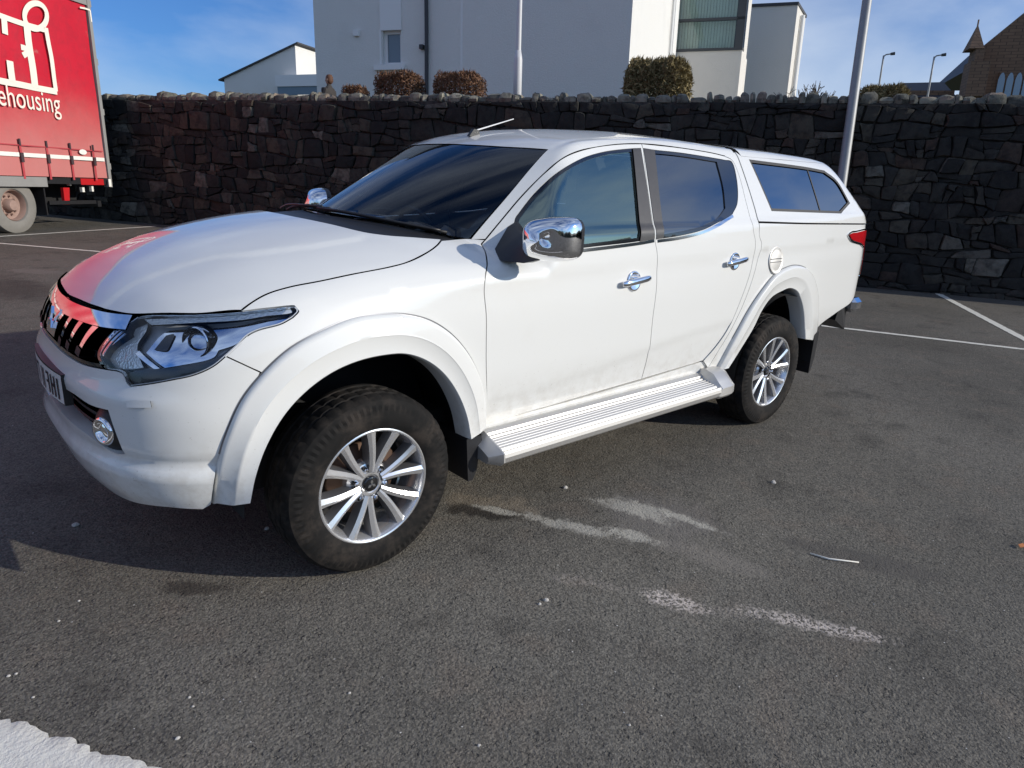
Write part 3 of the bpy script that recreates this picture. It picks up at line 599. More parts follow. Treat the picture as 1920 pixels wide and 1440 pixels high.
# ================================================================ PICKUP TRUCK: smooth body surface G(x,w,z)=0 (w = distance to the left)
def spl(xs,ys):
    xs=np.array(xs,float);ys=np.array(ys,float)
    d=np.diff(ys)/np.diff(xs);mm=np.zeros_like(xs)
    mm[1:-1]=np.where(d[:-1]*d[1:]>0,2*d[:-1]*d[1:]/(d[:-1]+d[1:]+1e-12),0);mm[0]=d[0];mm[-1]=d[-1]
    def f(x):
        x=np.asarray(x,float)
        i=np.clip(np.searchsorted(xs,x)-1,0,len(xs)-2);h=xs[i+1]-xs[i];t=np.clip((x-xs[i])/h,0,1)
        return ys[i]*(1+2*t)*(1-t)**2+mm[i]*h*t*(1-t)**2+ys[i+1]*t*t*(3-2*t)+mm[i+1]*h*t*t*(t-1)
    return f
def smax(a,b,k):
    h=np.maximum(k-np.abs(a-b),0)/k
    return np.maximum(a,b)+h*h*k/4
def smin(a,b,k): return -smax(-a,-b,k)
def sst(a,b,x):
    t=np.clip((x-a)/(b-a),0,1);return t*t*(3-2*t)
zc=spl([-.6,.54,2.5,4.2],[1.075,1.137,1.175,1.225])
low=spl([.2,.35,.45,.55,.75,.92,1.06,1.14],[.79,.82,.842,.862,.884,.886,.880,.874])
xn=spl([.2,.40,.46,.60,.72,.80,.90,1.0,1.08,1.2],[-.72,-.82,-.855,-.885,-.885,-.875,-.862,-.835,-.79,-.70])
pn=spl([.4,.7,.85,1.06],[3.0,3.0,2.8,2.4])
Th=spl([-1.0,-.85,-.75,-.6,-.3,0,.3,.6],[.93,1.01,1.07,1.157,1.262,1.318,1.345,1.35])
Tr=spl([.6,.9,1.2,1.6,2.0,2.5,3.0,3.5,3.8,4.4],[1.60,1.695,1.747,1.785,1.80,1.79,1.785,1.775,1.75,1.70])
def S(x,z):
    c=zc(x); dz=z-c
    lo=low(np.minimum(z+(1.14-c)*sst(.8,1.1,z),1.14))
    b=c+.125
    up=.874-.14*np.maximum(dz,0)-.31*np.maximum(z-b,0)*sst(0,.06,z-b)-.09*np.maximum(z-b,0)**2
    w=np.where(dz>0,up,lo-.004*np.exp(-((dz+.05)/.045)**2))
    return w-.035*sst(3.0,4.3,x)-.012*sst(.6,-.4,x)
def fA(x,w,z):
    w=np.abs(w); s=S(x,z); p=pn(z); x0=-.2
    fx=np.maximum((x0-x)/(x0-xn(z)),0); x1=3.95;xr=4.34
    rx=np.maximum((x-x1)/(xr-x1),0); t=np.maximum(fx,rx); pp=np.where(rx>0,4.0,p)
    return ((t**pp+(w/s)**pp)**(1/pp)-1)*.88
def fT(x,w):
    w=np.abs(w); h=Th(x)-.26*w**2.5
    xb=.27+.85*w*w;xt=1.14+.15*w*w;zb=1.335-.13*w*w;zt=1.745-.10*w*w
    t=(x-xb)/(xt-xb); ws=zb+(zt-zb)*(t+.22*t*(1-t))
    rf=smin(Tr(x)-.13*w*w,1.77-.02*w*w-(x-3.71)*.90,.08)
    return np.where(x<1.6,np.maximum(h,smin(ws,rf,.05)),rf)
def G(x,w,z):
    k=.11+(.05-.11)*sst(.1,.6,x)
    return smax(fA(x,w,z),(z-fT(x,w))*.93,k)
def grad(P):
    e=2e-3; g=np.stack([(G(*(P+e*np.eye(3)[i]).T)-G(*(P-e*np.eye(3)[i]).T)) for i in range(3)],-1)
    return g/np.linalg.norm(g,axis=1,keepdims=True)
def march(O,D,t0,t1,n=160):
    ts=np.linspace(t0,t1,n); P=O[:,None]+D[:,None]*ts[None,:,None]
    ins=G(P[...,0],P[...,1],P[...,2])<0; i=np.argmax(ins,1);ok=ins.any(1);i=np.maximum(i,1); a=ts[i-1];b=ts[i]
    for _ in range(26):
        mm=(a+b)/2;P=O+D*mm[:,None];g=G(P[:,0],P[:,1],P[:,2])<0; b=np.where(g,mm,b);a=np.where(g,a,mm)
    return O+D*b[:,None],ok
FX0=.1; FSC=.85
def lift(ch,q):
    q=np.asarray(q,float); a,b=q[:,0],q[:,1]; o=np.zeros_like(a); i=o+1
    if ch=='S': O=np.stack([a,o+1.15,b],1);D=np.stack([o,-i,o],1);t=1.14
    elif ch=='T': O=np.stack([a,b,o+2.0],1);D=np.stack([o,o,-i],1);t=1.8
    elif ch=='F': ph=a/FSC;O=np.stack([FX0-1.4*np.cos(ph),1.4*np.sin(ph),b],1);D=np.stack([np.cos(ph),-np.sin(ph),o],1);t=1.3
    elif ch=='R': O=np.stack([o+4.8,a,b],1);D=np.stack([-i,o,o],1);t=2.
    P,ok=march(O,D,0,t,110); return P
def chart(ch,P):
    if ch=='S': return P[:,[0,2]]
    if ch=='T': return P[:,[0,1]]
    if ch=='F': return np.stack([np.arctan2(P[:,1],FX0-P[:,0])*FSC,P[:,2]],1)
def w2l(P):
    P=np.asarray(P,float); y=P[...,1]+.86; z=P[...,2]; return np.stack([P[...,0],GC*y+GS*z-.86,-GS*y+GC*z],-1)
CAML=w2l(CAM)
def lray(px,py):
    d=ray(px,py); return np.array([d[0],GC*d[1]+GS*d[2],-GS*d[1]+GC*d[2]])
def hit(pts):
    D=np.array([lray(*p) for p in pts])*[1,-1,1]; O=np.repeat((CAML*[1,-1,1])[None],len(D),0)
    P,ok=march(O,D,1.2,7.5,420)
    if not ok.all(): print('MISS',[p for p,k in zip(pts,ok) if not k])
    return P
def hw(px,py,w):
    d=lray(px,py)*[1,-1,1]; o=CAML*[1,-1,1]; return o+d*(w-o[1])/d[1]
def H(ch,pts): return [tuple(p) for p in chart(ch,hit(pts))]
def outline(*segs):
    out=[]
    for s in segs:
        c=catmull([np.array(p,float) for p in s],8) if len(s)>2 else [np.array(p,float) for p in s]
        if out and np.linalg.norm(out[-1]-c[0])<.004: c=c[1:]
        out+=c
    if np.linalg.norm(out[0]-out[-1])<.004: out=out[:-1]
    return np.array(out)
def resample(p,h):
    out=[]
    n=len(p)
    for i in range(n):
        a,b=p[i],p[(i+1)%n]; k=max(1,int(math.ceil(np.linalg.norm(b-a)/h)))
        if np.linalg.norm(b-a)<h*.12 and 0<i<n-1: continue
        out+=[a+(b-a)*j/k for j in range(k)]
    return np.array(out)
def offset(p,d):
    """move a closed outline inwards by d"""
    if area2(p)<0: p=p[::-1]
    a=np.roll(p,1,0);b=np.roll(p,-1,0); t1=p-a;t2=b-p
    t1/=np.linalg.norm(t1,axis=1,keepdims=True)+1e-12;t2/=np.linalg.norm(t2,axis=1,keepdims=True)+1e-12
    n1=np.stack([-t1[:,1],t1[:,0]],1);n2=np.stack([-t2[:,1],t2[:,0]],1); nn=n1+n2; L_=np.maximum(np.sum(nn*nn,1,keepdims=True)/2,.5)
    return p+nn/L_*d
def inside(p,q):
    x,y=q[:,0],q[:,1]; r=np.zeros(len(q),bool); a=p;b=np.roll(p,-1,0)
    for (x1,y1),(x2,y2) in zip(a,b):
        if y1==y2: continue
        c=((y1>y)!=(y2>y))&(x<(x2-x1)*(y-y1)/(y2-y1)+x1); r^=c
    return r
def fill(loops,h):
    loops=[resample(l,h*.8) for l in loops]
    allb=np.concatenate(loops); lo=allb.min(0);hi=allb.max(0)
    gx=np.arange(lo[0],hi[0],h);gy=np.arange(lo[1],hi[1],h*.87)
    g=np.array([(x+(j%2)*h/2,y) for j,y in enumerate(gy) for x in gx])
    if len(g):
        k=inside(loops[0],g)
        for q in loops[1:]: k&=~inside(q,g)
        g=g[k]
    if len(g):
        dm=np.min(np.linalg.norm(g[:,None]-allb[None],axis=2),1); g=g[dm>h*.45]
    pts=np.concatenate([allb,g]) if len(g) else allb
    E_=[];idx=[];b=0
    for l in loops:
        n=len(l); E_+= [(b+i,b+(i+1)%n) for i in range(n)]; b+=n
    r=geometry.delaunay_2d_cdt([Vector(p) for p in pts],E_,[],0,1e-6)
    V=np.array([tuple(v) for v in r[0]]); Fc=r[2]; om={}
    for ni,olds in enumerate(r[3]):
        for o in olds: om[o]=ni
    c=np.array([V[list(f)].mean(0) for f in Fc]); k=inside(loops[0],c)
    for q in loops[1:]: k&=~inside(q,c)
    Fc=[f for f,q in zip(Fc,k) if q]; b=0;LI=[]
    for l in loops: LI.append([om[b+i] for i in range(len(l))]); b+=len(l)
    return V,Fc,LI
def panel(name,ch,outer,mat,parent,holes=(),off=0.,h=.028,flange=.014,inset=.0022,hinset=0.,mirror=True,disp=None,hflange=None):
    if inset: outer=offset(np.asarray(outer),inset)
    holes=[offset(np.asarray(q),-hinset) if hinset else np.asarray(q) for q in holes]
    V2,Fc,LI=fill([np.asarray(outer)]+holes,h)
    P=lift(ch,V2); N=grad(P)
    o_=off+(disp(P) if disp else 0.)
    if disp is not None:
        P1=P+N*np.reshape(o_,(-1,1))
        # shading normals follow the relief
        f=np.array(Fc); fn=np.cross(P1[f[:,1]]-P1[f[:,0]],P1[f[:,2]]-P1[f[:,0]]); s=np.sign(np.sum(fn*N[f[:,0]],1,keepdims=True)); fn*=s
        vn=np.zeros_like(P1)
        for q in range(3): np.add.at(vn,f[:,q],fn)
        N2=vn/(np.linalg.norm(vn,axis=1,keepdims=True)+1e-12); P=P1
    else: P=P+N*off; N2=N
    f=np.array(Fc); fn=np.cross(P[f[:,1]]-P[f[:,0]],P[f[:,2]]-P[f[:,0]]); fl=np.sum(fn*N[f[:,0]],1)<0
    F=[tuple(t[::-1]) if q else tuple(t) for t,q in zip(Fc,fl)]
    Vs=list(P);Ns=list(N2)
    for li,lp in enumerate(LI):
        fg=flange if li==0 or hflange is None else hflange
        if fg<=0: continue
        b=len(Vs); n=len(lp); A_=P[lp]; T_=np.roll(A_,-1,0)-np.roll(A_,1,0); cn=np.cross(T_,N[lp]); cn/=np.linalg.norm(cn,axis=1,keepdims=True)+1e-12
        cen=A_.mean(0); sg=np.sign(np.sum(np.sum(cn*(A_-cen),1)))*(1 if li==0 else -1); cn*=sg
        Vs+=list(A_)+list(A_-N[lp]*fg-cn*.002); Ns+=list(cn)+list(cn)
        for i in range(n):
            j=(i+1)%n; F.append((b+i,b+j,b+n+j,b+n+i))
    Vs=np.array(Vs);Ns=np.array(Ns)
    obs=[mesh(name,Vs*[1,-1,1],[t[::-1] for t in F],mat,parent,True,Ns*[1,-1,1])]
    if mirror: obs.append(mesh(name,Vs,F,mat,parent,True,Ns))
    return obs
def ribbon(name,ch,path,wd,mat,parent,off=.004,h=.02,flange=.012,mirror=True,taper=None):
    p=np.array(catmull([np.array(q,float) for q in path],8) if len(path)>2 else path,float)
    t=np.gradient(p,axis=0); t/=np.linalg.norm(t,axis=1,keepdims=True); n=np.stack([-t[:,1],t[:,0]],1)
    ww=np.full(len(p),wd/2) if taper is None else np.linspace(taper[0],taper[1],len(p))/2
    return panel(name,ch,np.concatenate([p+n*ww[:,None],(p-n*ww[:,None])[::-1]]),mat,parent,off=off,h=h,flange=flange,inset=0,mirror=mirror)
truck=empty('pickup_truck'); 
_pv=Vector((0,-.86,0)); _Rm=Matrix.Rotation(GAL,3,'X'); truck.location=_pv-_Rm@_pv; truck.rotation_euler=(GAL,0,0)
tag(truck,'white double cab pickup truck with chrome mirrors and a matching hard top over its bed','pickup truck')
WP='white_paint'
# ---- traced shut lines (photo pixels)
HL=[(283.7,589.3),(366,588.6),(451,583.5),(492,579),(538,574),(554,574.4),(560,582.4),(549.6,595),(526.6,607.6),(485,619),(464.8,629),(446.4,647.7),(423.5,668),(400.6,686.7),(366,702.7),(320,713),(274.6,721),(244.8,724.5)]
SH=[(452,582),(471,567.5),(500,551),(541.7,538),(600,526.7),(660,514),(732,500),(764,491),(799.6,473.6),(818.6,460),(826.7,450.5)]
AG=[(909.7,449.6),(939,414),(979,366.5),(1026.5,319),(1058,295),(1101.7,279),(1157,270.7),(1202.7,269.5)]
AG2=[(1202.7,269.5),(1276,277.4),(1335,287),(1358,292.5)]
AG3=[(1358,292.5),(1374,302),(1386.7,332),(1398.6,378),(1412.5,430),(1416.4,453.6),(1410.5,493),(1386.7,568),(1367.8,612),(1343.5,648.8),(1319,677)]
DF=[(909.7,449.6),(909,470),(910,520),(912,600),(912,700),(912,797)]
BG=[(1202.7,269.5),(1212.5,338.8),(1224,418),(1228,449.6),(1232,473),(1231.5,528.8),(1224,596),(1215.5,669),(1204.5,711.7)]
BD=[(1377,285),(1394.7,327),(1414.5,390),(1424,441.7),(1428,457.5),(1420,489),(1394.7,568),(1376,608),(1347.5,657),(1327,690)]
GAP=[(396,942),(406,880),(421,821.7),(450,755),(491.7,700.8),(541.7,655),(600,621.7),(662,596),(702,590),(754.6,589),(803,600),(843,624.6),(875,661),(895.5,701),(905.6,741),(908,797.7)]
# ---- hood
hf=H('T',[(140,559),(173,572.7),(211,583),(258.8,589),(366,588),(452,582)]); sh=H('T',SH); cw=H('T',[(826.7,448.8),(778,445),(723.8,441),(669.6,433),(602,418)])
half=[(hf[0][0]-.004,0)]+hf; cwl=cw+[(.045,.15),(.04,0)]
lo_=outline(half,sh,cwl); hood_out=np.concatenate([lo_,(lo_*[1,-1])[::-1]]); 
_q=[];[_q.append(p) for p in hood_out if not _q or np.linalg.norm(p-_q[-1])>.004]; hood_out=np.array(_q)
wcr=spl([-.80,-.68,-.55,-.40,-.27,-.04,.1,.2],[.34,.345,.375,.42,.50,.555,.56,.50])
def hood_disp(P):
    d=np.abs(P[:,1])-wcr(P[:,0]); return .004*sst(.011,-.011,d)*sst(.20,.10,P[:,0])-.004*np.exp(-(np.abs(P[:,1])/.09)**2)*sst(-.75,-.5,P[:,0])*0
panel('hood','T',hood_out,WP,truck,mirror=False,disp=hood_disp,h=.022,flange=.02)
# ---- front wing
arch=np.array(H('S',GAP)); hls=H('S',HL)
cF=np.array([0.02,.40])
def shrink(p,c,d): v=p-c; r=np.linalg.norm(v,axis=1,keepdims=True); return c+v*(r-d)/r
ga=[tuple(p) for p in shrink(arch[4:],cF,.035)]
fl_=H('S',[(423.5,668),(440,675.7),(456.6,683.4),(473,691.1),(489.6,698.8)])
abase=H('S',[(909.7,449.6),(884,447.5),(826.7,450.5)])
out=outline(H('S',SH)[::-1],[H('S',SH)[0]]+hls[2:5],hls[4:8],hls[7:13],fl_+[ga[0]],ga,[ga[-1],H('S',[(908,797.7)])[0]],[H('S',[(908,797.7)])[0]]+H('S',DF)[::-1],abase)
panel('front_wing','S',out,WP,truck,h=.024)
# ---- roof with the windscreen pillars
agT=H('T',AG+AG2[1:]); ws_s=[(.607,.643),(.824,.631),(.988,.603),(1.095,.578)]; ws_t=[(1.095,.578),(1.06,.50),(1.0,.35),(.955,.15),(.945,0)]
rb=[(2.50,.668),(2.545,.652)]
lo_=outline([(.613,.650)]+[agT[0]],agT,[agT[-1]]+rb,[(2.545,.652),(2.552,.3),(2.555,0)])
inn=outline(ws_t[::-1],ws_s[::-1])
left=np.concatenate([inn,lo_]); roof_out=np.concatenate([left,(left*[1,-1])[::-1]])
_q=[];[_q.append(p) for p in roof_out if not _q or np.linalg.norm(p-_q[-1])>.004]; roof_out=np.array(_q)
rdt=spl([.9,1.1,1.5,2.0,2.5],[.585,.585,.585,.59,.60])
def roof_disp(P): 
    d=np.abs(P[:,1])-rdt(P[:,0]); return -.006*np.exp(-(d/.009)**2)*sst(1.05,1.2,P[:,0])
panel('roof','T',roof_out,WP,truck,mirror=False,h=.020,disp=roof_disp,flange=.012)
wsb=[(.21+1.0*w*w,w) for w in (.63,.5,.35,.2,.08,0)]; wsb[0]=(.600,.640)
lo_=outline(wsb[::-1],[wsb[0]]+ws_s[1:],ws_t); ws_out=np.concatenate([lo_,(lo_*[1,-1])[::-1]]); _q=[];[_q.append(p) for p in ws_out if not _q or np.linalg.norm(p-_q[-1])>.004]; ws_out=np.array(_q)
wsc=panel('windscreen','T',ws_out,'windscreen_glass',truck,mirror=False,off=-.003,inset=.003,flange=.004)[0]
panel('black_border','T',ws_out,'gloss_black',wsc,holes=[offset(ws_out,.028)*[.93,1]+[.050,0]],mirror=False,off=-.007,inset=.002,flange=0)
lo_=outline(cwl[::-1],[cw[0],(.625,.645)],wsb); cow=np.concatenate([lo_,(lo_[1:-1]*[1,-1])[::-1]])
_q=[];[_q.append(p) for p in np.concatenate([lo_,(lo_*[1,-1])[::-1]]) if not _q or np.linalg.norm(p-_q[-1])>.004]
panel('cowl_panel','T',np.array(_q),'black_plastic',truck,mirror=False,off=-.014,inset=0,flange=.02)
# ---- doors
bgs=H('S',BG); dfs=H('S',DF); ag=H('S',AG); ag2=H('S',AG2); ag3=H('S',AG3)
hole1=outline(H('S',[(958,474),(965,412),(974,397),(1006,357),(1042,325),(1086,299),(1131,284.5),(1184,278),(1198,277.5)]),H('S',[(1198,277.5),(1208,339),(1219,418),(1223.5,446.5)]),H('S',[(1223.5,446.5),(1198,452.5),(1097,464.5),(958,474)]))
glass1=outline(H('S',[(966,466),(972,415),(979,402),(1010.6,362.5),(1046,330.8),(1089.8,305),(1133,290.5),(1184.8,284)]),H('S',[(1184.8,284),(1194.7,378),(1198.7,445.6)]),H('S',[(1198.7,445.6),(1097.7,457.5),(966,466)]))
hole2=outline(H('S',[(1209,277.8),(1226,280.5),(1276,286),(1345,297),(1358,299.5),(1373,304),(1382,338),(1383,380),(1374,401)]),H('S',[(1374,401),(1361,411),(1347,417),(1316,432),(1276,442),(1244,447),(1232,448.5)]),H('S',[(1232,448.5),(1228,418),(1217,339),(1209,277.8)]))
glass2=outline(H('S',[(1228,287),(1276,292),(1345,303)]),H('S',[(1345,303),(1357,350.6),(1361,390)]),H('S',[(1361,390),(1347,408),(1315.5,424),(1276,433.8),(1244,439.7)]),H('S',[(1244,439.7),(1236,362.5),(1228,287)]))
d1=outline(ag,bgs,[bgs[-1],dfs[-1]],dfs[::-1])
d2=outline(ag2,ag3,[ag3[-1],bgs[-1]],bgs[::-1])
def door_disp(P):   # swept scallop along the foot of the doors
    zl=.60+.16*sst(.6,2.4,P[:,0]); return -.006*sst(zl+.02,zl-.02,P[:,2])
for side,(dd,ho,gl_,gm) in enumerate(((d1,hole1,glass1,'side_glass'),(d2,hole2,glass2,'privacy_glass'))):
    ds=panel('front_door' if side==0 else 'rear_door','S',dd,WP,truck,holes=[ho],h=.026,disp=door_disp,flange=.02,hflange=.02)
    tr_=panel('window_surround','S',ho,'gloss_black',None,holes=[gl_],off=-.003,inset=.001,flange=.006,h=.02)
    gg=panel('window_pane','S',gl_,gm,None,off=-.009,inset=-.004,flange=0)
    for k in range(2): tr_[k].parent=ds[k]; gg[k].parent=ds[k]
    pth=H('S',[(1000,476),(1060,472),(1097,469),(1198,456.5),(1226,451.5)] if side==0 else [(1233,452),(1276,446),(1316,436),(1350,420),(1374,405)])
    ch_=ribbon('belt_trim','S',pth,.015,'chrome',None,off=.003,flange=.006)
    for k in range(2): ch_[k].parent=ds[k]
    # chrome handle in a round cup
    hp=hit([(1188,527) if side==0 else (1377,490)]); hn=grad(hp)
    for k in range(2):
        sg=-1 if k==0 else 1
        c=hp[0]*[1,sg,1]; n=hn[0]*[1,sg,1]; ex=np.array([1,0,.03]); ex-=n*(ex@n); ex/=np.linalg.norm(ex); ez=np.cross(n,ex)*(1 if k==0 else -1); ez=ez if ez[2]>0 else -ez
        b=MB(); b.lathe([(.0,.0015),(.026,.003),(.040,.007),(.046,.008),(.050,.005),(.051,-.004)],c,n,28); cup=b.build('handle_cup','chrome',ds[k],True)
        b=MB(); pts=[];rs=[]
        for t,r_ in ((-.105,.009),(-.10,.013),(-.07,.016),(0,.017),(.07,.017),(.098,.015),(.105,.010)): pts.append(c+ex*t+n*(.030-.012*(t/.1)**2)+ez*(.006*(t/.1))); rs.append(r_)
        b.tube(pts,rs,12); V=np.array(b.V); rel=V-c; dn=rel@n; V=V-np.outer((dn-.028)*.35,n); b.V=list(V); b.build('handle','chrome',ds[k],True)
for q in (BG,DF,AG,AG2,AG3,BD[:5]): ribbon('gap_shade','S',H('S',q),.022,'black_matte',truck,off=-.008,flange=0,h=.03)  # black strips behind the shut lines stand in for shade in the gaps
simple('pillar_film',(.05,.046,.043),.30,var=.25,vs=30)
tb1=outline(H('S',[(1186,278.5),(1201,277.8)]),H('S',[(1201,277.8),(1211,339),(1222.3,418),(1226.3,448.5)]),H('S',[(1226.3,448.5),(1199.5,453)]),H('S',[(1199.5,453),(1195.5,378),(1186,278.5)]))
tb2=outline(H('S',[(1206,278),(1227,281.5)]),H('S',[(1227,281.5),(1235.5,362.5),(1243.5,446.3)]),H('S',[(1243.5,446.3),(1230,449)]),H('S',[(1230,449),(1226,418),(1215,339),(1206,278)]))
for q in (tb1,tb2): panel('pillar_trim','S',q,'pillar_film',truck,off=.0025,inset=0,flange=.006,h=.02)
# ---- pillar strip behind the rear doors, sills
bd=H('S',BD)
panel('cab_pillar','S',outline(ag3,[ag3[-1],(bd[-1][0],bd[-1][1])],bd[::-1]),WP,truck,h=.022)
panel('sill','S',outline([(.548,.494),(1.1,.502),(1.63,.519),(2.17,.545)],[(2.17,.545),(2.29,.545),(2.28,.47),(2.2,.40)],[(2.2,.40),(.552,.40),(.548,.494)]),WP,truck,off=-.012,inset=.001,h=.03)
# ---- load bed and hard top
canb=[(2.590,1.333),(3.06,1.322),(3.70,1.310),(4.17,1.302)]
GR=[(1340,693),(1372,635),(1402.6,580),(1430,540),(1452,514),(1477,500),(1491,497.4),(1507,501),(1519.6,512),(1530,545),(1531,590),(1526,637)]
archR=np.array(H('S',GR)); cR=np.array([3.0,.40])
gr=[tuple(p) for p in shrink(archR,cR,.035)]
bo=outline([canb[0]]+[p for p in bd if p[1]<1.325],[bd[-1],gr[0]],gr,[gr[-1]]+[(3.58,.585),(3.84,.675),(4.08,.735),(4.16,.79),(4.19,.88)],[(4.19,.88),(4.195,1.1),(4.19,1.302)],canb[::-1])
bs=panel('bed_side','S',bo,WP,truck,h=.03)
seam=[(2.600,1.70)]+[(x,1.70) for x in (2.9,3.3,3.6)]+[(3.72,1.69),(3.80,1.645),(3.9,1.56),(4.0,1.475),(4.1,1.388),(4.165,1.325)]
cwin=outline(H('S',[(1406.5,303),(1513.5,317),(1545,323)]),H('S',[(1545,323),(1569,342.7),(1590.7,380)]),H('S',[(1590.7,380),(1574.8,398)]),H('S',[(1574.8,398),(1446,393)]),H('S',[(1446,393),(1406.5,303)]))
cs=outline([p for p in bd if p[1]>1.335][::-1]+[],[bd[0],(2.600,1.70)],seam,[seam[-1],canb[-1]],[(a,b+.006) for a,b in canb[::-1]])
co=panel('canopy_side','S',cs,WP,truck,holes=[offset(cwin,-.010)],inset=.0012,flange=.01,h=.03,off=.004)
cg=panel('canopy_window','S',cwin,'canopy_glass',None,off=-.004,inset=-.006,flange=0); cr_=panel('window_seal','S',offset(cwin,-.010),'rubber_seal',None,holes=[offset(cwin,.006)],off=.003,inset=0,flange=.004)
cdv=ribbon('window_divider','S',H('S',[(1514.5,318),(1538.5,395)]),.012,'rubber_seal',None,off=-.001)
for k in range(2): cg[k].parent=co[k]; cr_[k].parent=co[k]; cdv[k].parent=cg[k]
sp=lift('S',np.array(seam)); 
lo_=outline([(2.585,0),(2.585,.3),(2.592,sp[0,1]-.02)],[(p[0],p[1]) for p in sp],[(sp[-1,0],sp[-1,1]),(4.19,.5),(4.195,0)])
ro=np.concatenate([lo_,(lo_*[1,-1])[::-1]]); _q=[];[_q.append(p) for p in ro if not _q or np.linalg.norm(p-_q[-1])>.004]
ct=panel('canopy_roof','T',np.array(_q),WP,truck,mirror=False,inset=.0,flange=0,h=.03,off=.004)[0]
panel('rear_window','T',outline([(3.84,-.5),(3.84,.5)],[(3.84,.5),(4.08,.56)],[(4.08,.56),(4.08,-.56)],[(4.08,-.56),(3.84,-.5)]),'gloss_black',ct,mirror=False,off=.009,flange=.006)
panel('tailgate','R',np.array([(-.74,.80),(.74,.80),(.745,1.29),(-.745,1.29)]),WP,truck,mirror=False,h=.04)
tl=outline(H('S',[(1590,441),(1595,437),(1604,435.5)])+[(4.12,1.262),(4.185,1.255)],[(4.185,1.255),(4.188,1.05),(4.182,.93)],[(4.182,.93),(4.155,.98),(4.14,1.14)],[(4.14,1.14),(4.06,1.17)],[(4.06,1.17)]+H('S',[(1595,449),(1590,441)]))
panel('tail_lamp','S',tl,'red_lens',truck,off=.010,h=.02,flange=.014)
panel('lamp_bezel','S',offset(tl,-.014),'chrome',truck,holes=[offset(tl,-.002)],off=.007,h=.02,flange=.01)
# chrome fuel flap
fp=hit([(1454,488)])[0]; fn_=grad(fp[None])[0]
b=MB(); fy=np.array([1,-1,1]); b.lathe([(0,.007),(.060,.006),(.072,.004),(.078,.008),(.084,.006),(.086,-.004)],fp*fy,fn_*fy,40); fuel=b.build('fuel_flap','satin_silver',truck,True)
b=MB(); 
for s_ in (-.010,.010): b.box(fp*fy+fn_*fy*.0075+np.array([0,0,s_]),(.13,.006,.0035))
b.build('flap_groove','rim_grey',fuel)
# ================================================================ front end
YF=np.array([1,-1,1])
def fz(pts): return H('F',pts)
hlF=fz([(258.5,592.6)]+HL)             # top and outer edge of the head lamp, from the grille round to the bumper
hlb=fz([(244.8,724.5),(239,719),(231,702),(221.9,696.5),(201,693)])
hli=fz([(201,693),(192,680),(186.4,663.7),(194.4,647.7),(217,622.5),(235.6,608.7),(258.5,592.6)])
hl_out=outline(hlF[:6],hlF[5:9],hlF[8:],hlb,hli)
bumpline=fz([(423.5,668),(440,675.7),(456.6,683.4),(473,691.1),(489.6,698.8)])
gapF=fz([(489.6,699.5),(450,755),(421,821.7),(406,880),(398,938)])
_bi=[i for i in range(len(hlF)) if hlF[i][0]<bumpline[0][0]+.001 and i>9]
hl_low=[p for p in hlF[12:]]
gb=[(0,.862),(.12,.862),(.26,.862),(.40,.863)]; 
gbF=[tuple(p) for p in chart('F',lift('F',np.array([(math.atan2(w,.96)*FSC,z) for w,z in gb])))]
bot=fz([(383,947),(317,942),(250,930.5),(217,913)])+[(.28,.432),(.14,.432),(0,.432)]
hl_low2=outline(hl_low)
lo_=outline(gbF+[hlb[-1]],hlb[::-1],hlF[11:][::-1],bumpline,gapF,[gapF[-1],bot[0]],bot)
bump_out=np.concatenate([lo_,(lo_*[-1,1])[::-1]])
_q=[];[_q.append(p) for p in bump_out if not _q or np.linalg.norm(p-_q[-1])>.003]; bump_out=np.array(_q)
if np.linalg.norm(bump_out[0]-bump_out[-1])<.003: bump_out=bump_out[:-1]
og=fz([(140,738),(170.8,759),(204,768.6)]); og2=fz([(204,768.6),(233,853)]); og3=fz([(233,853),(212,851),(175,823)])
oh=outline([(0,.735),(.12,.735)]+og,og2,og3+[(.28,.622),(.12,.620),(0,.620)])
open_out=np.concatenate([oh,(oh*[-1,1])[::-1]]); _q=[];[_q.append(p) for p in open_out if not _q or np.linalg.norm(p-_q[-1])>.003]; open_out=np.array(_q)
if np.linalg.norm(open_out[0]-open_out[-1])<.003: open_out=open_out[:-1]
def bump_disp(P):
    z=P[:,2]; w=np.abs(P[:,1]); ph=np.arctan2(w,FX0-P[:,0])
    ledge=.020*sst(.563,.545,z)                                  # lower lip stands proud
    bev=-.010*np.exp(-((z-.575)/.022)**2)*sst(.2,.5,ph)
    shelf=.016*sst(.800,.835,z)*sst(.40,.25,w)*0
    brow=.012*np.exp(-((z-.785)/.03)**2)*sst(.95,.5,ph)          # soft shoulder above the air intake
    return ledge+bev+brow
bumper=panel('front_bumper','F',bump_out,WP,truck,holes=[open_out],mirror=False,h=.022,disp=bump_disp,flange=.03,hflange=.055,inset=.0018)[0]
panel('intake_backing','F',offset(open_out,-.03),'black_matte',bumper,mirror=False,off=-.06,flange=0,inset=0)
for z_ in (.655,.69): 
    ribbon('intake_bar','F',[(-.48,z_),(-.2,z_),(0,z_),(.2,z_),(.48,z_)],.011,'black_plastic',bumper,off=-.035,mirror=False,flange=.02)
# washer cover, a small raised lid
ribbon('washer_cover','F',fz([(243,757),(288,757)]),.022,WP,bumper,off=.014,flange=.004)
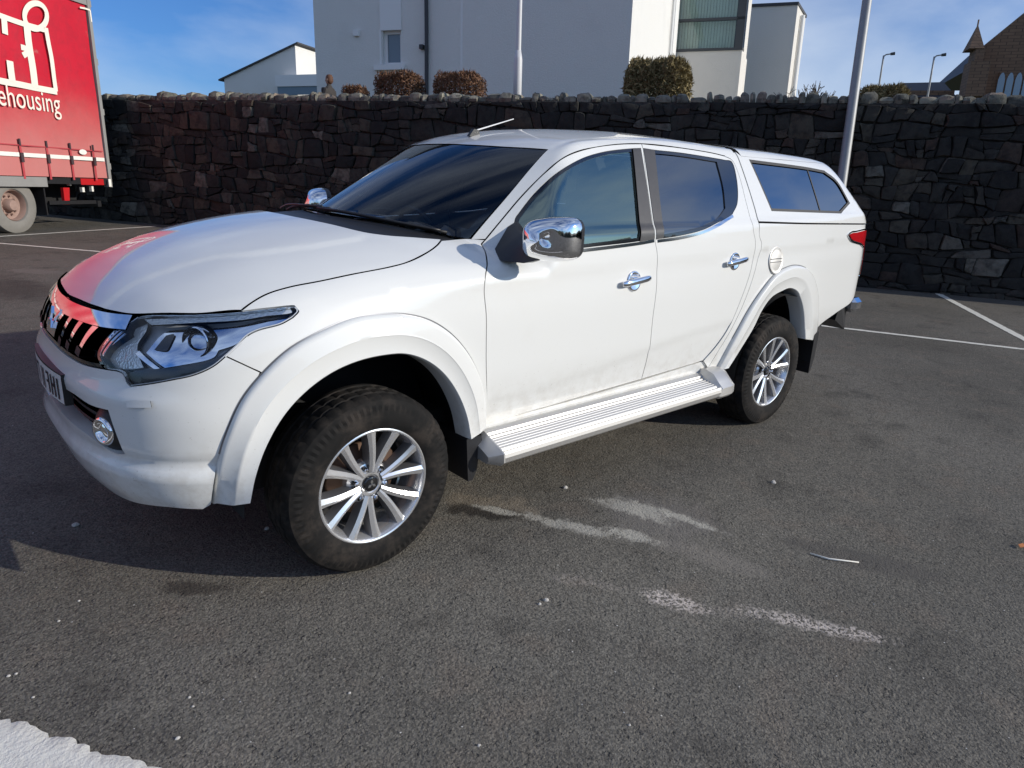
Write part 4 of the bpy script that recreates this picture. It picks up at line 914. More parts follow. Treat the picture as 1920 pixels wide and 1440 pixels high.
# fog lamps
for sg in (-1,1):
    p=hit([(192,809)])[0]; n=np.array([-.93,.36,0]); n/=np.linalg.norm(n); c=(p-n*.025)*[1,sg,1]; nn=n*[1,sg,1]
    b=MB(); b.lathe([(.030,.012),(.034,.030),(.043,.032),(.050,.022),(.052,-.01)],c,nn,32); fg=b.build('fog_lamp','chrome',bumper,True)
    b=MB(); b.lathe([(0,.024),(.018,.022),(.033,.014)],c,nn,24); b.build('lens','lamp_lens',fg,True)
    b=MB(); b.lathe([(0,-.012),(.02,-.006),(.033,.012)],c,nn,24); b.build('reflector','head_housing',fg,True)
    b=MB(); b.lathe([(.050,.02),(.075,.0),(.095,-.03)],c,nn,24); b.build('fog_surround','black_plastic',fg,True)
# ---- grille
gtop=chart('T',hit([(140,560),(173,573),(211,583.5),(258.5,590)]))
P_=hit([(140,560),(173,573),(211,583.5),(258.5,590)]); gtF=[tuple(p) for p in chart('F',P_)]
lo_=outline([(0,gtF[0][1]-.004)]+[(a,b_-.010) for a,b_ in gtF],hli[::-1][1:],[hli[0]]+gbF[::-1])
gr_out=np.concatenate([lo_,(lo_*[-1,1])[::-1]]); _q=[];[_q.append(p) for p in gr_out if not _q or np.linalg.norm(p-_q[-1])>.003]; gr_out=np.array(_q)
if np.linalg.norm(gr_out[0]-gr_out[-1])<.003: gr_out=gr_out[:-1]
grille=panel('grille','F',gr_out,'black_matte',truck,mirror=False,off=-.075,inset=-.01,flange=0)[0]
panel('grille_surround','F',gr_out,'gloss_black',grille,holes=[offset(gr_out,.014)],mirror=False,off=-.004,inset=.003,flange=.07,hflange=.06,h=.02)
tb=[(0,gtF[0][1]-.030),(gtF[0][0],gtF[0][1]-.030),(gtF[1][0],gtF[1][1]-.030),(gtF[2][0],gtF[2][1]-.028),(gtF[3][0]-.012,gtF[3][1]-.026)]
tbm=[(-a,b_) for a,b_ in tb[::-1][:-1]]+tb
ribbon('top_bar','F',tbm,.040,'chrome',grille,off=.006,flange=.05,mirror=False,h=.015)
panel('centre_panel','F',outline([(-.105,gtF[0][1]-.045),(.105,gtF[0][1]-.045)],[(.105,gtF[0][1]-.045),(.080,.95),(.062,.892)],[(.062,.892),(-.062,.892)],[(-.062,.892),(-.080,.95),(-.105,gtF[0][1]-.045)]),'chrome',grille,mirror=False,off=.004,inset=0,flange=.05,h=.015)
for tp,bt in (((147,578),(115,633)),((169,585),(130,641)),((199,593),(150,652))):
    a_,b_=fz([tp,bt]); mid=((a_[0]+b_[0])/2-.006,(a_[1]+b_[1])/2)
    ribbon('slat','F',[a_,mid,b_],.022,'chrome',grille,off=.000,flange=.055,taper=(.030,.017),h=.012)
    ribbon('slat_foot','F',[b_,(b_[0]-.008,b_[1]-.026)],.03,'black_plastic',grille,off=.004,flange=.05,h=.012)
ribbon('side_bar','F',fz([(236,612),(214,630),(196,650),(188,668)]),.02,'chrome',grille,off=-.004,flange=.05,h=.012,taper=(.05,.016))
ribbon('lower_bar','F',[(-a,z) for a,z in gbF[::-1][:-1]]+[(0,.872)]+[(a,z+.010) for a,z in gbF[1:]],.018,'black_plastic',grille,off=.004,flange=.05,mirror=False,h=.012) if False else None
def diamonds(c,ex,ez,n,s,mat,parent,th=.004):
    for k in range(3):
        a=math.pi/2+k*2*math.pi/3; d=ex*math.cos(a)+ez*math.sin(a); e=-ex*math.sin(a)+ez*math.cos(a)
        poly=[c,c+d*s*.5+e*s*.289,c+d*s,c+d*s*.5-e*s*.289]
        b=MB(); b.prism(poly,n*th); b.build('emblem',mat,parent)
ep=lift('F',np.array([(0.,.945)]))[0]*YF; diamonds(ep+np.array([-.006,0,0]),np.array([0,-1.,0]),np.array([.25,0,.97]),np.array([-.97,0,.25]),.05,'chrome',grille,.010)
# ---- number plate (letters not legible from here, only dark strokes show)
pz0,pz1=.685,.800; V=[];F=[];px_=[]
for i in range(11):
    w=-.262+.0524*i; xx=-.905+.10*w*w*3
    px_.append((xx,-w))
b=MB()
ring=[(x-.004,y,z) for x,y in px_ for z in (pz0,pz1)]+[(x+.022,y,z) for x,y in px_ for z in (pz0,pz1)]
n2=len(px_)
for i in range(n2-1):
    a=2*i; F+=[(a,a+1,a+3,a+2),(2*n2+a,2*n2+a+2,2*n2+a+3,2*n2+a+1),(a+1,2*n2+a+1,2*n2+a+3,a+3),(a,a+2,2*n2+a+2,2*n2+a)]
F+=[(0,2*n2,2*n2+1,1),(2*n2-2,2*n2-1,4*n2-1,4*n2-2)]
plate=mesh('number_plate',ring,F,'black_plastic',truck)
V=[];F=[]
for i in range(n2): x,y=px_[i]; V+=[(x-.0062,y*.985,pz0+.004),(x-.0062,y*.985,pz1-.004)]
F=[(2*i,2*i+1,2*i+3,2*i+2) for i in range(n2-1)]
mesh('plate_face',V,F,'plate_white',plate)
def plx(w): return -.905+.3*w*w-.0085
for (w0,w1,z0,z1) in [(-.225,-.212,.70,.778),(-.19,-.177,.70,.778),(-.177,-.155,.735,.747),(-.155,-.142,.70,.778),(-.12,-.107,.70,.778),(-.107,-.085,.768,.778),(-.107,-.085,.735,.745),(-.05,-.037,.70,.778),(-.02,-.007,.70,.778),(.04,.053,.70,.778),(.053,.08,.768,.778),(.08,.093,.70,.778),(.12,.133,.70,.778),(.15,.163,.70,.778),(.163,.185,.70,.712),(.205,.218,.70,.778)]:
    b=MB(); b.add([(plx(w0),w0,z0),(plx(w1),w1,z0),(plx(w1),w1,z1),(plx(w0),w0,z1)],[(0,1,2,3)]); b.build('plate_mark','black_matte',plate)
# ---- head lamps
def facet():
    t=NT('lamp_reflector'); c=t.coord(); v=t.n('ShaderNodeTexVoronoi'); v.inputs['Scale'].default_value=130; t.l(c,v.inputs['Vector'])
    t.bsdf(Base_Color=(.88,.90,.88),Metallic=.45,Roughness=.15,Normal=t.bump(v.outputs['Distance'],.35,.004)); MAT['lamp_reflector']=t.m
facet()
simple('lamp_chrome',(.72,.80,.92),.06,1.); simple('lamp_dark',(.07,.075,.085),.18,.4)
hp_=panel('head_lamp','F',hl_out,'head_housing',truck,off=-.060,inset=.002,flange=0,h=.02)
lens_=panel('lens','F',hl_out,'lamp_lens',None,off=.003,inset=.004,flange=.010,h=.02)
rim_=panel('lamp_edge','F',hl_out,'head_housing',None,holes=[offset(hl_out,.005)],off=-.001,inset=.002,flange=.03,hflange=.05,h=.016)
def inlay(nm,mat,pts,off,fl=.02):
    o=panel(nm,'F',outline(*[fz(s) for s in pts]),mat,None,off=off,inset=0,flange=fl,h=.015)
    for k in range(2): o[k].parent=hp_[k]
for k in range(2): lens_[k].parent=hp_[k]; rim_[k].parent=hp_[k]
inlay('inner_reflector','lamp_reflector',[[(203,690),(194,678),(190,664),(198,648),(220,624),(240,609),(266,597)],[(266,597),(262,612),(245,640),(246,660),(256,688)],[(256,688),(228,692),(203,690)]],-.030)
inlay('upper_strip','lamp_reflector',[[(266,595),(366,591.5),(450,587),(500,581.5),(545,577)],[(545,577),(549,583),(500,590),(454,597),(366,602),(280,606)],[(280,606),(266,595)]],-.010,.012)
inlay('chrome_wing','lamp_chrome',[[(258,655),(298,612),(380,606),(452,600),(500,588),(542,580)],[(542,580),(545,590),(520,602),(480,612),(462,622)],[(462,622),(440,640),(405,652)],[(405,652),(395,668),(330,683),(290,689)],[(290,689),(275,672),(258,655)]],-.038)
inlay('lower_cover','lamp_dark',[[(243,721),(236,702),(256,694),(330,688),(400,672),(445,642)],[(445,642),(420,668),(398,684),(364,699),(318,709),(243,721)]],-.012)
inlay('lamp_fin','chrome',[[(252,654),(292,690)],[(292,690),(282,692)],[(282,692),(244,660)],[(244,660),(252,654)]],-.020)
inlay('dark_pocket','lamp_dark',[[(276,650),(300,620)],[(300,620),(316,618),(308,640)],[(308,640),(300,652),(276,650)]],-.033,.004)
for k in range(2):
    sg=-1 if k==0 else 1
    p=hit([(352,645)])[0]; n=np.array([-.86,.50,.05]); n/=np.linalg.norm(n); c=(p-n*.055)*[1,sg,1]; nn=n*[1,sg,1]
    b=MB(); b.lathe([(.026,.0),(.040,.006),(.046,.024),(.050,.026),(.052,.018),(.054,-.02)],c,nn,32); b.build('projector_ring','lamp_chrome',hp_[k],True)
    b=MB(); b.lathe([(0.,.040),(.014,.037),(.026,.028),(.036,.010),(.038,0)],c,nn,28); b.build('projector_lens','lamp_lens',hp_[k],True)
    b=MB(); b.lathe([(0.,-.012),(.02,-.006),(.036,.006)],c,nn,24); b.build('projector_bowl','head_housing',hp_[k],True)
# ================================================================ wheel arch flares
inF=[(470.6,942.7),(480.7,894),(500.8,838),(533,781.6),(573,737),(621.6,701),(670,679),(722,667),(762.6,665),(803,679),(835,705),(859,741),(875,781.6),(883,824)]
inR=[(1366.7,690),(1388,656.6),(1413,615.8),(1428.9,582.8),(1446,559),(1467.7,545.8),(1481,541),(1495,547),(1503.5,565),(1508,588.6),(1510,636)]
def ang(p,c): return np.unwrap(np.arctan2(p[:,1]-c[1],-(p[:,0]-c[0])))
def flare(name,outer,inner,c,lip,n=72,k_end=0.):
    ao=ang(outer,c);ro=np.linalg.norm(outer-c,axis=1); ai=ang(inner,c);ri=np.linalg.norm(inner-c,axis=1)
    V=[];ts=np.linspace(0,1,n)
    oo=np.array([np.interp(ts,np.linspace(0,1,len(catmull(outer,10))),np.array(catmull(outer,10))[:,i]) for i in range(2)]).T
    ii=np.array([np.interp(ts,np.linspace(0,1,len(catmull(inner,10))),np.array(catmull(inner,10))[:,i]) for i in range(2)]).T
    # match by angle
    a0=np.linspace(max(ao[0],ai[0]) if False else ao[0],ao[-1],n); b0=np.linspace(ai[0],ai[-1],n)
    co=np.array(catmull(outer,10));ci=np.array(catmull(inner,10)); aoo=ang(co,c);aii=ang(ci,c)
    OP=np.stack([np.interp(a0,aoo,co[:,i]) for i in range(2)],1); IP=np.stack([np.interp(b0,aii,ci[:,i]) for i in range(2)],1)
    BO=lift('S',OP); 
    prof=[(0,-.012,0),(0.0,.004,0),(.015,.013,0),(.05,.021,0),(.12,.025,0),(.45,0.,.55),(.50,.002,.60),(.54,-.001,.66),(.97,0,1.),(1.,-.005,1.),(1.03,-.030,1.),(1.05,-.10,1.)]
    m_=len(prof)
    for i in range(n):
        for t,dw,mx_ in prof:
            q=OP[i]+(IP[i]-OP[i])*min(t,1.06); bw=BO[i,1]
            w=bw+dw if mx_==0 else (bw+.026)*(1-mx_)+lip*mx_+dw
            V.append((q[0],w,q[1]))
    F=[(i*m_+j,i*m_+j+1,(i+1)*m_+j+1,(i+1)*m_+j) for i in range(n-1) for j in range(m_-1)]
    F+=[tuple(range(m_)),tuple(range((n-1)*m_,n*m_))[::-1]]
    V=np.array(V); return [autosmooth(mesh(name,V*YF,[f[::-1] for f in F],WP,truck),40),autosmooth(mesh(name,V,F,WP,truck),40)]
iF=np.array([hw(*p,.905)[[0,2]] for p in inF]); iR=np.array([hw(*p,.900)[[0,2]] for p in inR])
_ar=np.array(catmull(arch,4)); ribbon('flare_gap_shade','S',[tuple(p) for p in shrink(_ar[6:],cF,-.001)],.007,'rim_grey',truck,off=.002,flange=.004)  # dark grey strips painted as the shaded gap round each flare
_ar=np.array(catmull(archR,4)); ribbon('flare_gap_shade','S',[tuple(p) for p in shrink(_ar[4:30],cR,-.001)],.006,'rim_grey',truck,off=.002,flange=.004)
flare('wheel_arch_flare',arch,iF,cF,.905); flare('wheel_arch_flare',archR,iR,cR,.900)
# wheel wells, black
for c,rr in ((np.array([0.,.40]),.50),(np.array([3.0,.40]),.48)):
    for sg in (-1,1):
        V=[];F=[];n=30
        for i in range(n+1):
            a=-.02+(math.pi+.10)*i/n
            for w in (.885,.84,.45): V.append((c[0]-rr*1.03*math.cos(a),sg*w,c[1]+rr*math.sin(a)*1.0))
        F=[(3*i+j,3*i+j+1,3*i+j+4,3*i+j+3) for i in range(n) for j in (0,1)]
        cb=len(V); V.append((c[0],sg*.45,c[1])); F+=[(cb,3*i+2,3*i+5) for i in range(n)]
        mesh('wheel_well',V,F,'black_matte',truck,True)
# mud flaps
for sg in (-1,1):
    b=MB(); b.prism([(.430,sg*.66,.47),(.512,sg*.66,.47),(.490,sg*.66,.31),(.470,sg*.66,.27),(.445,sg*.66,.27)],(0,sg*.225,0)); b.build('mud_flap','black_plastic',truck)
    b=MB(); b.prism([(3.50,sg*.66,.56),(3.56,sg*.66,.58),(3.555,sg*.66,.40),(3.53,sg*.66,.30),(3.505,sg*.66,.28)],(0,sg*.225,0)); b.build('mud_flap','black_plastic',truck)
# ================================================================ wheels
simple('tyre_side',(.016,.016,.016),.62)
def wheel(cx,sg,steer=0.):
    zc_=.362; C0=np.array([cx,sg*.76,zc_]); ax=np.array([0,sg*1.,0]); O=.76
    def pt(r,w,a): return (cx+r*math.cos(a),sg*w,max(zc_+r*math.sin(a),.002))
    # tyre
    N=156; tread=[]
    prof=[(.233,.855),(.236,.866),(.246,.874),(.262,.8795),(.282,.8825),(.300,.8825),(.3165,.8805),(.3285,.8775),(.340,.872),(.350,.865),(.3585,.855),(.3645,.842),(.3680,.826),(.3600,.822),(.3600,.814),(.3690,.810),(.3705,.780),(.3620,.777),(.3620,.767),(.3710,.763),(.3710,.735),(.3620,.731),(.3620,.721),(.3700,.717),(.3680,.693),(.360,.675),(.340,.650),(.29,.640),(.24,.645),(.232,.66)]
    V=[];k=len(prof)
    for i in range(N):
        a=2*math.pi*i/N; m3=i%4
        for j,(r,w) in enumerate(prof):
            if 10<=j<=12 and m3==0: r-=.005
            if 9<=j<=12 and m3==3: r-=.0
            if j in(5,6,7,8) and i%2==0: w-=.0045
            if j in(15,16) and i%4==1: r-=.005
            if j in(19,20) and i%4==2: r-=.005
            V.append(pt(r,w,a))
    F=[(i*k+j,((i+1)%N)*k+j,((i+1)%N)*k+j+1,i*k+j+1) for i in range(N) for j in range(k-1)]
    if sg<0: F=[f[::-1] for f in F]
    # rim barrel + spokes, one mesh: machined faces and grey sides
    b=MB(); b.lathe([(.231,-.01),(.2365,.100),(.2365,.1065),(.232,.108),(.227,.106),(.223,.099),(.216,.080),(.210,.055),(.206,.0),(.204,-.08),(.222,-.11)],C0,ax,72)
    b.lathe([(.0,.066),(.034,.066),(.040,.071),(.052,.071),(.060,.066),(.084,.058),(.092,.046),(.094,.02)],C0,ax,48)
    for kk in range(6):
        for s in (-1,1):
            th0=R(60*kk+18)+s*R(7.5); th1=R(60*kk+18)+s*R(14.6)
            st=[]
            for t in np.linspace(0,1,7):
                r=.050+(.227-.050)*t; th=th0+(th1-th0)*min(1,t*1.05); hw_=.0145+.0065*t+.004*max(0,t-.8)*5
                face=.076+.024*t
                rad=np.array([math.cos(th),0,math.sin(th)]); tan=np.array([-math.sin(th),0,math.cos(th)])
                for q,dw,mm in ((-1.15,-.045,0),(-1.0,-.014,0),(-.78,-.001,1),(.12,.005,1),(.80,-.001,1),(1.0,-.014,0),(1.15,-.045,0)):
                    P=C0+rad*r+tan*q*hw_+ax*(face+dw); st.append(P)
            base=len(b.V); b.V+=[tuple(p) for p in st]
            for i in range(6):
                for j in range(6):
                    f=(base+i*7+j,base+i*7+j+1,base+(i+1)*7+j+1,base+(i+1)*7+j); b.F.append(f); b.M.append(0 if j in(2,3) else 1)
    wh=b.build('wheel',None,truck,mats=['machined','rim_grey']); autosmooth(wh,14)
    tv=mesh('tyre',V,F,'tyre_rubber',wh); autosmooth(tv,24)
    b=MB(); b.lathe([(0,.081),(.026,.080),(.031,.077),(.033,.070)],C0,ax,32); cap=b.build('centre_cap','gloss_black',wh,True)
    diamonds(C0+ax*.0805,np.array([1.,0,0]),np.array([0,0,1.]),ax,.021,'chrome',cap,.002)
    for kk in range(6):
        a=R(60*kk+48); c=C0+np.array([math.cos(a)*.0655,0,math.sin(a)*.0655])
        b=MB(); b.lathe([(.0,.084),(.006,.083),(.0095,.078),(.0105,.058)],c,ax,6); b.build('wheel_nut','chrome',wh)
        b=MB(); b.lathe([(.0165,.0715),(.0155,.0712),(.0125,.060),(.0,.059)],c,ax,16); b.build('nut_recess','black_matte',wh,True)
    b=MB(); b.lathe([(.0,.02),(.08,.02),(.085,.0),(.148,.0),(.148,-.024),(.06,-.024)],C0,ax,40); b.build('brake_disc','rust_disc',wh,True)
    b=MB(); b.lathe([(.0,-.03),(.20,-.03)],C0,ax,32); b.build('back_plate','black_matte',wh)
    b=MB(); a=R(35); b.box(C0+np.array([.125*math.cos(a),sg*.0,.125*math.sin(a)]),(.06,.09,.12),Matrix.Rotation(-a,3,'Y'),.01); b.build('brake_caliper','rust_disc',wh)
    return wh
for cx in (0.,3.): 
    for sg in (-1,1): wheel(cx,sg)
# ================================================================ running boards
for sg in (-1,1):
    x0,x1=.548,2.195
    pr=[(.800,.470),(.845,.472),(.868,.462),(.872,.452),(.884,.450),(.888,.444)]
    for i in range(5):
        w=.893+i*.0158; pr+=[(w,.4440-.0046*i),(w+.003,.4462-.0046*i),(w+.0105,.4442-.0046*i),(w+.0125,.4418-.0046*i)]
    pr+=[(.972,.420),(.976,.412),(.982,.420),(.992,.420),(1.000,.410),(1.003,.394),(.999,.372),(.988,.362),(.97,.360),(.80,.385)]
    b=MB(); n=len(pr); b.add([(x,sg*w,z+(.006 if x>1 else 0)) for x in (x0,x1) for w,z in pr],[(i,(i+1)%n,n+(i+1)%n,n+i) for i in range(n)]+[tuple(range(n)),tuple(range(n,2*n))])
    rb_=b.build('running_board','satin_silver',truck); 
    b=MB(); b.prism([(x0-.002,sg*.80,.36),(x0-.002,sg*.80,.474),(x0-.002,sg*.87,.474),(x0-.002,sg*.90,.458),(x0-.002,sg*.975,.430),(x0-.002,sg*1.003,.415),(x0-.002,sg*1.006,.375),(x0-.002,sg*.985,.355)],(-.006,0,0))
    V=[(x0-.008,w,z) for w,z in ((sg*.80,.36),(sg*.80,.474),(sg*.87,.474),(sg*.90,.458),(sg*.975,.430),(sg*1.003,.415),(sg*1.006,.375),(sg*.985,.355))]+[(x0-.055,w,z) for w,z in ((sg*.80,.37),(sg*.80,.44),(sg*.86,.44),(sg*.885,.425),(sg*.935,.405),(sg*.955,.395),(sg*.958,.375),(sg*.945,.362))]
    b.add(V,[(i,(i+1)%8,8+(i+1)%8,8+i) for i in range(8)]+[tuple(range(8,16))]); autosmooth(b.build('end_cap','satin_silver',rb_),40)
    V=[]; sec=[(.80,.36),(.80,.50),(.88,.505),(.93,.49),(.97,.45),(1.004,.42),(1.006,.375),(.985,.355)]
    for x,k_,dz in ((x1-.02,.0,0),(x1+.0,1.,0),(x1+.10,1.0,.002),(x1+.145,.92,.004),(x1+.16,.80,.01)):
        for (w,z),(w2,z2) in zip(sec,[(.80,.36),(.80,.45),(.87,.45),(.90,.445),(.965,.425),(.999,.41),(1.0,.375),(.98,.357)]):
            ww=w2+(w-w2)*k_ if k_<1 and x<x1 else .80+(w-.80)*(1 if k_==1. else k_); zz=(z2+(z-z2)*k_) if x<x1 else .36+(z-.36)*(1 if k_==1. else k_)+dz
            V.append((x,sg*ww,zz))
    F=[(i*8+j,i*8+(j+1)%8,(i+1)*8+(j+1)%8,(i+1)*8+j) for i in range(4) for j in range(8)]+[tuple(range(8)),tuple(range(32,40))]
    autosmooth(mesh('end_cap',V,F,'satin_silver',rb_),40)
    b=MB()
    for x in (.8,1.37,1.95): b.box((x,sg*.78,.36),(.05,.30,.03))
    b.build('bracket','black_matte',rb_)
# ================================================================ chassis, rear bumper
b=MB(); b.box((1.75,0,.44),(4.3,1.25,.16)); b.box((1.6,0,.40),(1.3,1.5,.06)); b.box((-.35,0,.50),(.7,.95,.20)); b.build('chassis','black_matte',truck)
b=MB(); b.box((0,0,.36),(.10,1.3,.10)); b.box((3,0,.36),(.12,1.3,.12)); b.build('axle','black_matte',truck)
b=MB(); b.box((1.7,0,.60),(2.2,1.58,.10)); b.box((3.55,0,.78),(1.2,1.3,.06)); b.build('floor_pan','black_matte',truck)
b=MB(); b.prism([(4.02,-.80,.74),(4.28,-.74,.70),(4.30,-.74,.55),(4.22,-.78,.50),(3.98,-.80,.60)],(0,1.56,0)); rbm=b.build('rear_bumper','black_plastic',truck)
b=MB(); 
for sg in (-1,1): b.box((4.28,sg*.70,.69),(.14,.26,.11),None,.03)
b.build('bumper_corner','chrome',rbm,False)
# ================================================================ door mirrors
for sg in (-1,1):
    ch_=np.array([.742,1.000,1.302]); a_ax=np.array([.16,.985,.02]); a_ax/=np.linalg.norm(a_ax); f_ax=np.array([-.985,.16,.0]); f_ax/=np.linalg.norm(f_ax); u_ax=np.cross(a_ax,-f_ax); u_ax=u_ax if u_ax[2]>0 else -u_ax
    V=[];nu,nv=28,18
    for j in range(nv+1):
        v=j/nv*math.pi/2
        for i in range(nu):
            a=2*math.pi*i/nu; ca_,sa_=math.cos(a),math.sin(a); e=2/4.6
            la=.118*np.sign(ca_)*abs(ca_)**e; lu=.090*np.sign(sa_)*abs(sa_)**e
            if la<0: la*=.98; lu*=1-.10*(-la/.118)
            if la>0 : lu*=1-.06*(la/.118)**2
            k=math.cos(v)**.55; V.append(ch_+a_ax*la*k+u_ax*(lu*k+.008*la/.118)+f_ax*(.105*math.sin(v)**1.0-.02-.018*la/.118))
    F=[(j*nu+i,j*nu+(i+1)%nu,(j+1)*nu+(i+1)%nu,(j+1)*nu+i) for j in range(nv) for i in range(nu)]
    V=np.array(V); ring=V[:nu]; 
    mo=mesh('door_mirror',V*[1,sg,1],F,'chrome',truck,True)
    b=MB(); R0=[tuple((p+f_ax*.002)*[1,sg,1]) for p in ring]; R1=[tuple((ch_+(p-ch_)*.95-f_ax*.030)*[1,sg,1]) for p in ring]
    b.add(R0+R1,[(i,(i+1)%nu,nu+(i+1)%nu,nu+i) for i in range(nu)]+[tuple(range(nu,2*nu))]); b.build('mirror_housing','black_plastic',mo)
    b=MB(); b.add([tuple((ch_+(p-ch_)*.84-f_ax*.034)*[1,sg,1]) for p in ring],[tuple(range(nu))]); b.build('mirror_glass','chrome',mo)
    # dark seam and lower edge
    # arm and sail
    sp_=[hit([p])[0] for p in ((952,425),(966,416),(972,455),(968,486),(937,488),(927,468))]
    hd=[ch_-a_ax*.105+u_ax*.020+f_ax*.02,ch_-a_ax*.10+u_ax*.0-f_ax*.02,ch_-a_ax*.06-u_ax*.06-f_ax*.02,ch_-a_ax*.03-u_ax*.082-f_ax*.0,ch_-a_ax*.02-u_ax*.080+f_ax*.045,ch_-a_ax*.07-u_ax*.02+f_ax*.06]
    sn=[p+np.array([0,.022,0]) for p in sp_]
    midl=[s_*.45+h_*.55+np.array([0,0,-.012]) for s_,h_ in zip(sn,hd)]
    V=np.array(sp_+sn+midl+hd)*[1,sg,1]; F=[(k*6+i,k*6+(i+1)%6,(k+1)*6+(i+1)%6,(k+1)*6+i) for k in range(3) for i in range(6)]
    autosmooth(mesh('mirror_arm',V,F,'black_plastic',mo),50)
# ================================================================ wipers, aerial
ws_n=lambda q: lift('T',np.array(q))
for pts in ([(.20,.05),(.235,.22),(.33,.42),(.50,.57)],[(.27,-.50),(.225,-.30),(.215,-.12),(.24,.02)]):
    P=ws_n(pts)+[0,0,.016]; b=MB(); b.tube([p*YF for p in catmull(P,6)],.006,6); wp=b.build('wiper','black_plastic',truck,True)
    P=ws_n([(a+.035,b_) for a,b_ in pts])+[0,0,.006]; b=MB(); b.tube([p*YF for p in catmull(P,6)],.007,6); b.build('wiper_blade','rubber_seal',wp,True)
ab=lift('T',np.array([(1.09,.02)]))[0]*YF
b=MB(); b.prism([ab+np.array(q) for q in ((-.03,-.012,-.004),(.045,-.012,-.004),(.03,-.012,.030),(.0,-.012,.034))],(0,.024,0)); an=b.build('aerial_base','black_plastic',truck)
tip=hw(963,223,-.02)*YF; b=MB(); b.tube([ab+np.array([.015,0,.026]),tip],[.004,.0025],6); b.build('aerial','white_plastic',an)
# ================================================================ cabin
simple('dash',(.012,.012,.014),.8)
b=MB(); b.prism([(.55,-.72,1.02),(.62,-.72,1.20),(.80,-.70,1.215),(1.0,-.70,1.15),(1.02,-.70,.85),(.6,-.72,.80)],(0,1.42,0)); cab=b.build('dashboard','dash',truck)
def seat(x,y,wd,hd=True,zs=.78):
    b=MB(); b.box((x,y,zs),(.52,wd,.16),None,.05); s=b.build('seat','seat_fabric',truck); autosmooth(s,50)
    b=MB(); b.box((x+.30,y,zs+.33),(.15,wd*.95,.62),Matrix.Rotation(R(14),3,'Y'),.05); autosmooth(b.build('seat_back','seat_fabric',s),50)
    return s
for y in (-.37,.37):
    s=seat(1.42,y,.52); b=MB(); b.box((1.83,y,1.50),(.10,.27,.19),Matrix.Rotation(R(12),3,'Y'),.035); autosmooth(b.build('headrest','seat_fabric',s),50)
    b=MB(); 
    for q in (-.06,.06): b.tube([(1.80,y+q,1.38),(1.82,y+q,1.45)],.007,6)
    b.build('headrest_post','chrome',s)
s=seat(2.15,0,1.30,zs=.80)
for y in (-.4,.4): b=MB(); b.box((2.48,y,1.46),(.09,.26,.16),None,.03); autosmooth(b.build('headrest','seat_fabric',s),50)
b=MB(); c0=np.array([1.05,.37,1.16]); nx=np.array([.90,0,.43]); e1=np.array([0,1.,0]); e2=np.cross(nx,e1)
b.tube([c0+.185*(math.cos(t)*e1+math.sin(t)*e2) for t in np.linspace(0,2*math.pi,33)],.014,8,False); b.box(c0,(.04,.14,.10),None,.02); b.box(c0,(.02,.36,.03)); b.tube([c0,c0-nx*.25],.03,8); b.build('steering_wheel','black_plastic',truck,True)
b=MB(); b.box((1.00,.0,1.555),(.03,.22,.07),None,.012); b.tube([(.98,0,1.58),(.95,0,1.645)],.01,6); b.build('interior_mirror','black_plastic',truck)
b=MB(); b.box((2.56,0,1.0),(.03,1.55,.66)); b.box((2.56,0,1.37),(.03,1.40,.1)); b.build('cab_bulkhead','interior_dark',truck)
V=[];F=[]
hx=np.linspace(1.2,2.55,8); hww=np.linspace(-.6,.6,9); Pq=lift('T',np.array([(x,w) for x in hx for w in hww])); V=[tuple(p*YF-np.array([0,0,.03])) for p in Pq]
F=[(i*9+j,i*9+j+1,(i+1)*9+j+1,(i+1)*9+j) for i in range(7) for j in range(8)]; simple('headlining',(.30,.30,.29),.9); mesh('headlining',V,F,'headlining',truck,True)
b=MB(); b.box((3.35,0,1.0),(1.5,1.2,.03)); b.build('bed_floor','black_matte',truck)
# ================================================================ red curtain-side trailer
tw=ground(35,437); TD=np.array([.775,.632,0]); TD/=np.linalg.norm(TD); TN=np.array([TD[1],-TD[0],0.])
TO=np.array([tw[0],tw[1],0])+TN*.06
def onT(px,py,o=0.):
    d=ray(px,py); t=((TO+TN*o-CAM)@TN)/(d@TN); p=CAM+t*d; return (p-TO)@TD,p[2]
def tp(s,z,o=0.): p=TO+TD*s+TN*o; return np.array([p[0],p[1],z])
trl=empty('curtain_trailer',(tw[0],tw[1],tw[2])); tag(trl,'red curtain sided lorry trailer with white lettering backed up to the stone wall','trailer')
TLoc=np.array(trl.location)
def T(name,par,mat,f,sm=False):
    b=MB(); f(b); b.V=[tuple(np.array(v)-TLoc) for v in b.V]; o=b.build(name,mat,par); 
    if sm: autosmooth(o,40)
    return o
def tbox(b,s0,s1,z0,z1,o0,o1):
    V=[tp(s,z,o) for o in (o0,o1) for s,z in ((s0,z0),(s1,z0),(s1,z1),(s0,z1))]; b.add(V,[(0,3,2,1),(4,5,6,7),(0,1,5,4),(1,2,6,5),(2,3,7,6),(3,0,4,7)])
sr,zb=onT(203,334); sr=sr; _,ztp=onT(176,3); sf=sr-13.4
def curtainm():
    t=NT('red_curtain'); co=t.coord(); n=t.noise(1.1,6,.65,co); n2=t.noise(5,5,.7,co,.5)
    sx=t.n('ShaderNodeSeparateXYZ'); t.l(co,sx.inputs[0]); hgt=sx.outputs[2]
    dust=t.math('MULTIPLY',t.sstep(t.math('ADD',hgt,t.math('MULTIPLY',n,.9)),3.4,1.5),.80)
    c=t.mix(t.sstep(n2,.4,.7),(.52,.012,.030),(.44,.014,.030)); c=t.mix(dust,c,(.50,.22,.20)); c=t.mix(t.math('MULTIPLY',t.sstep(t.noise(2.3,6,.7,co,.8),.60,.78),.35),c,(.42,.28,.24))
    t.bsdf(Base_Color=c,Roughness=.42,Specular_IOR_Level=.4,Normal=t.bump(n2,.25,.02)); MAT['red_curtain']=t.m
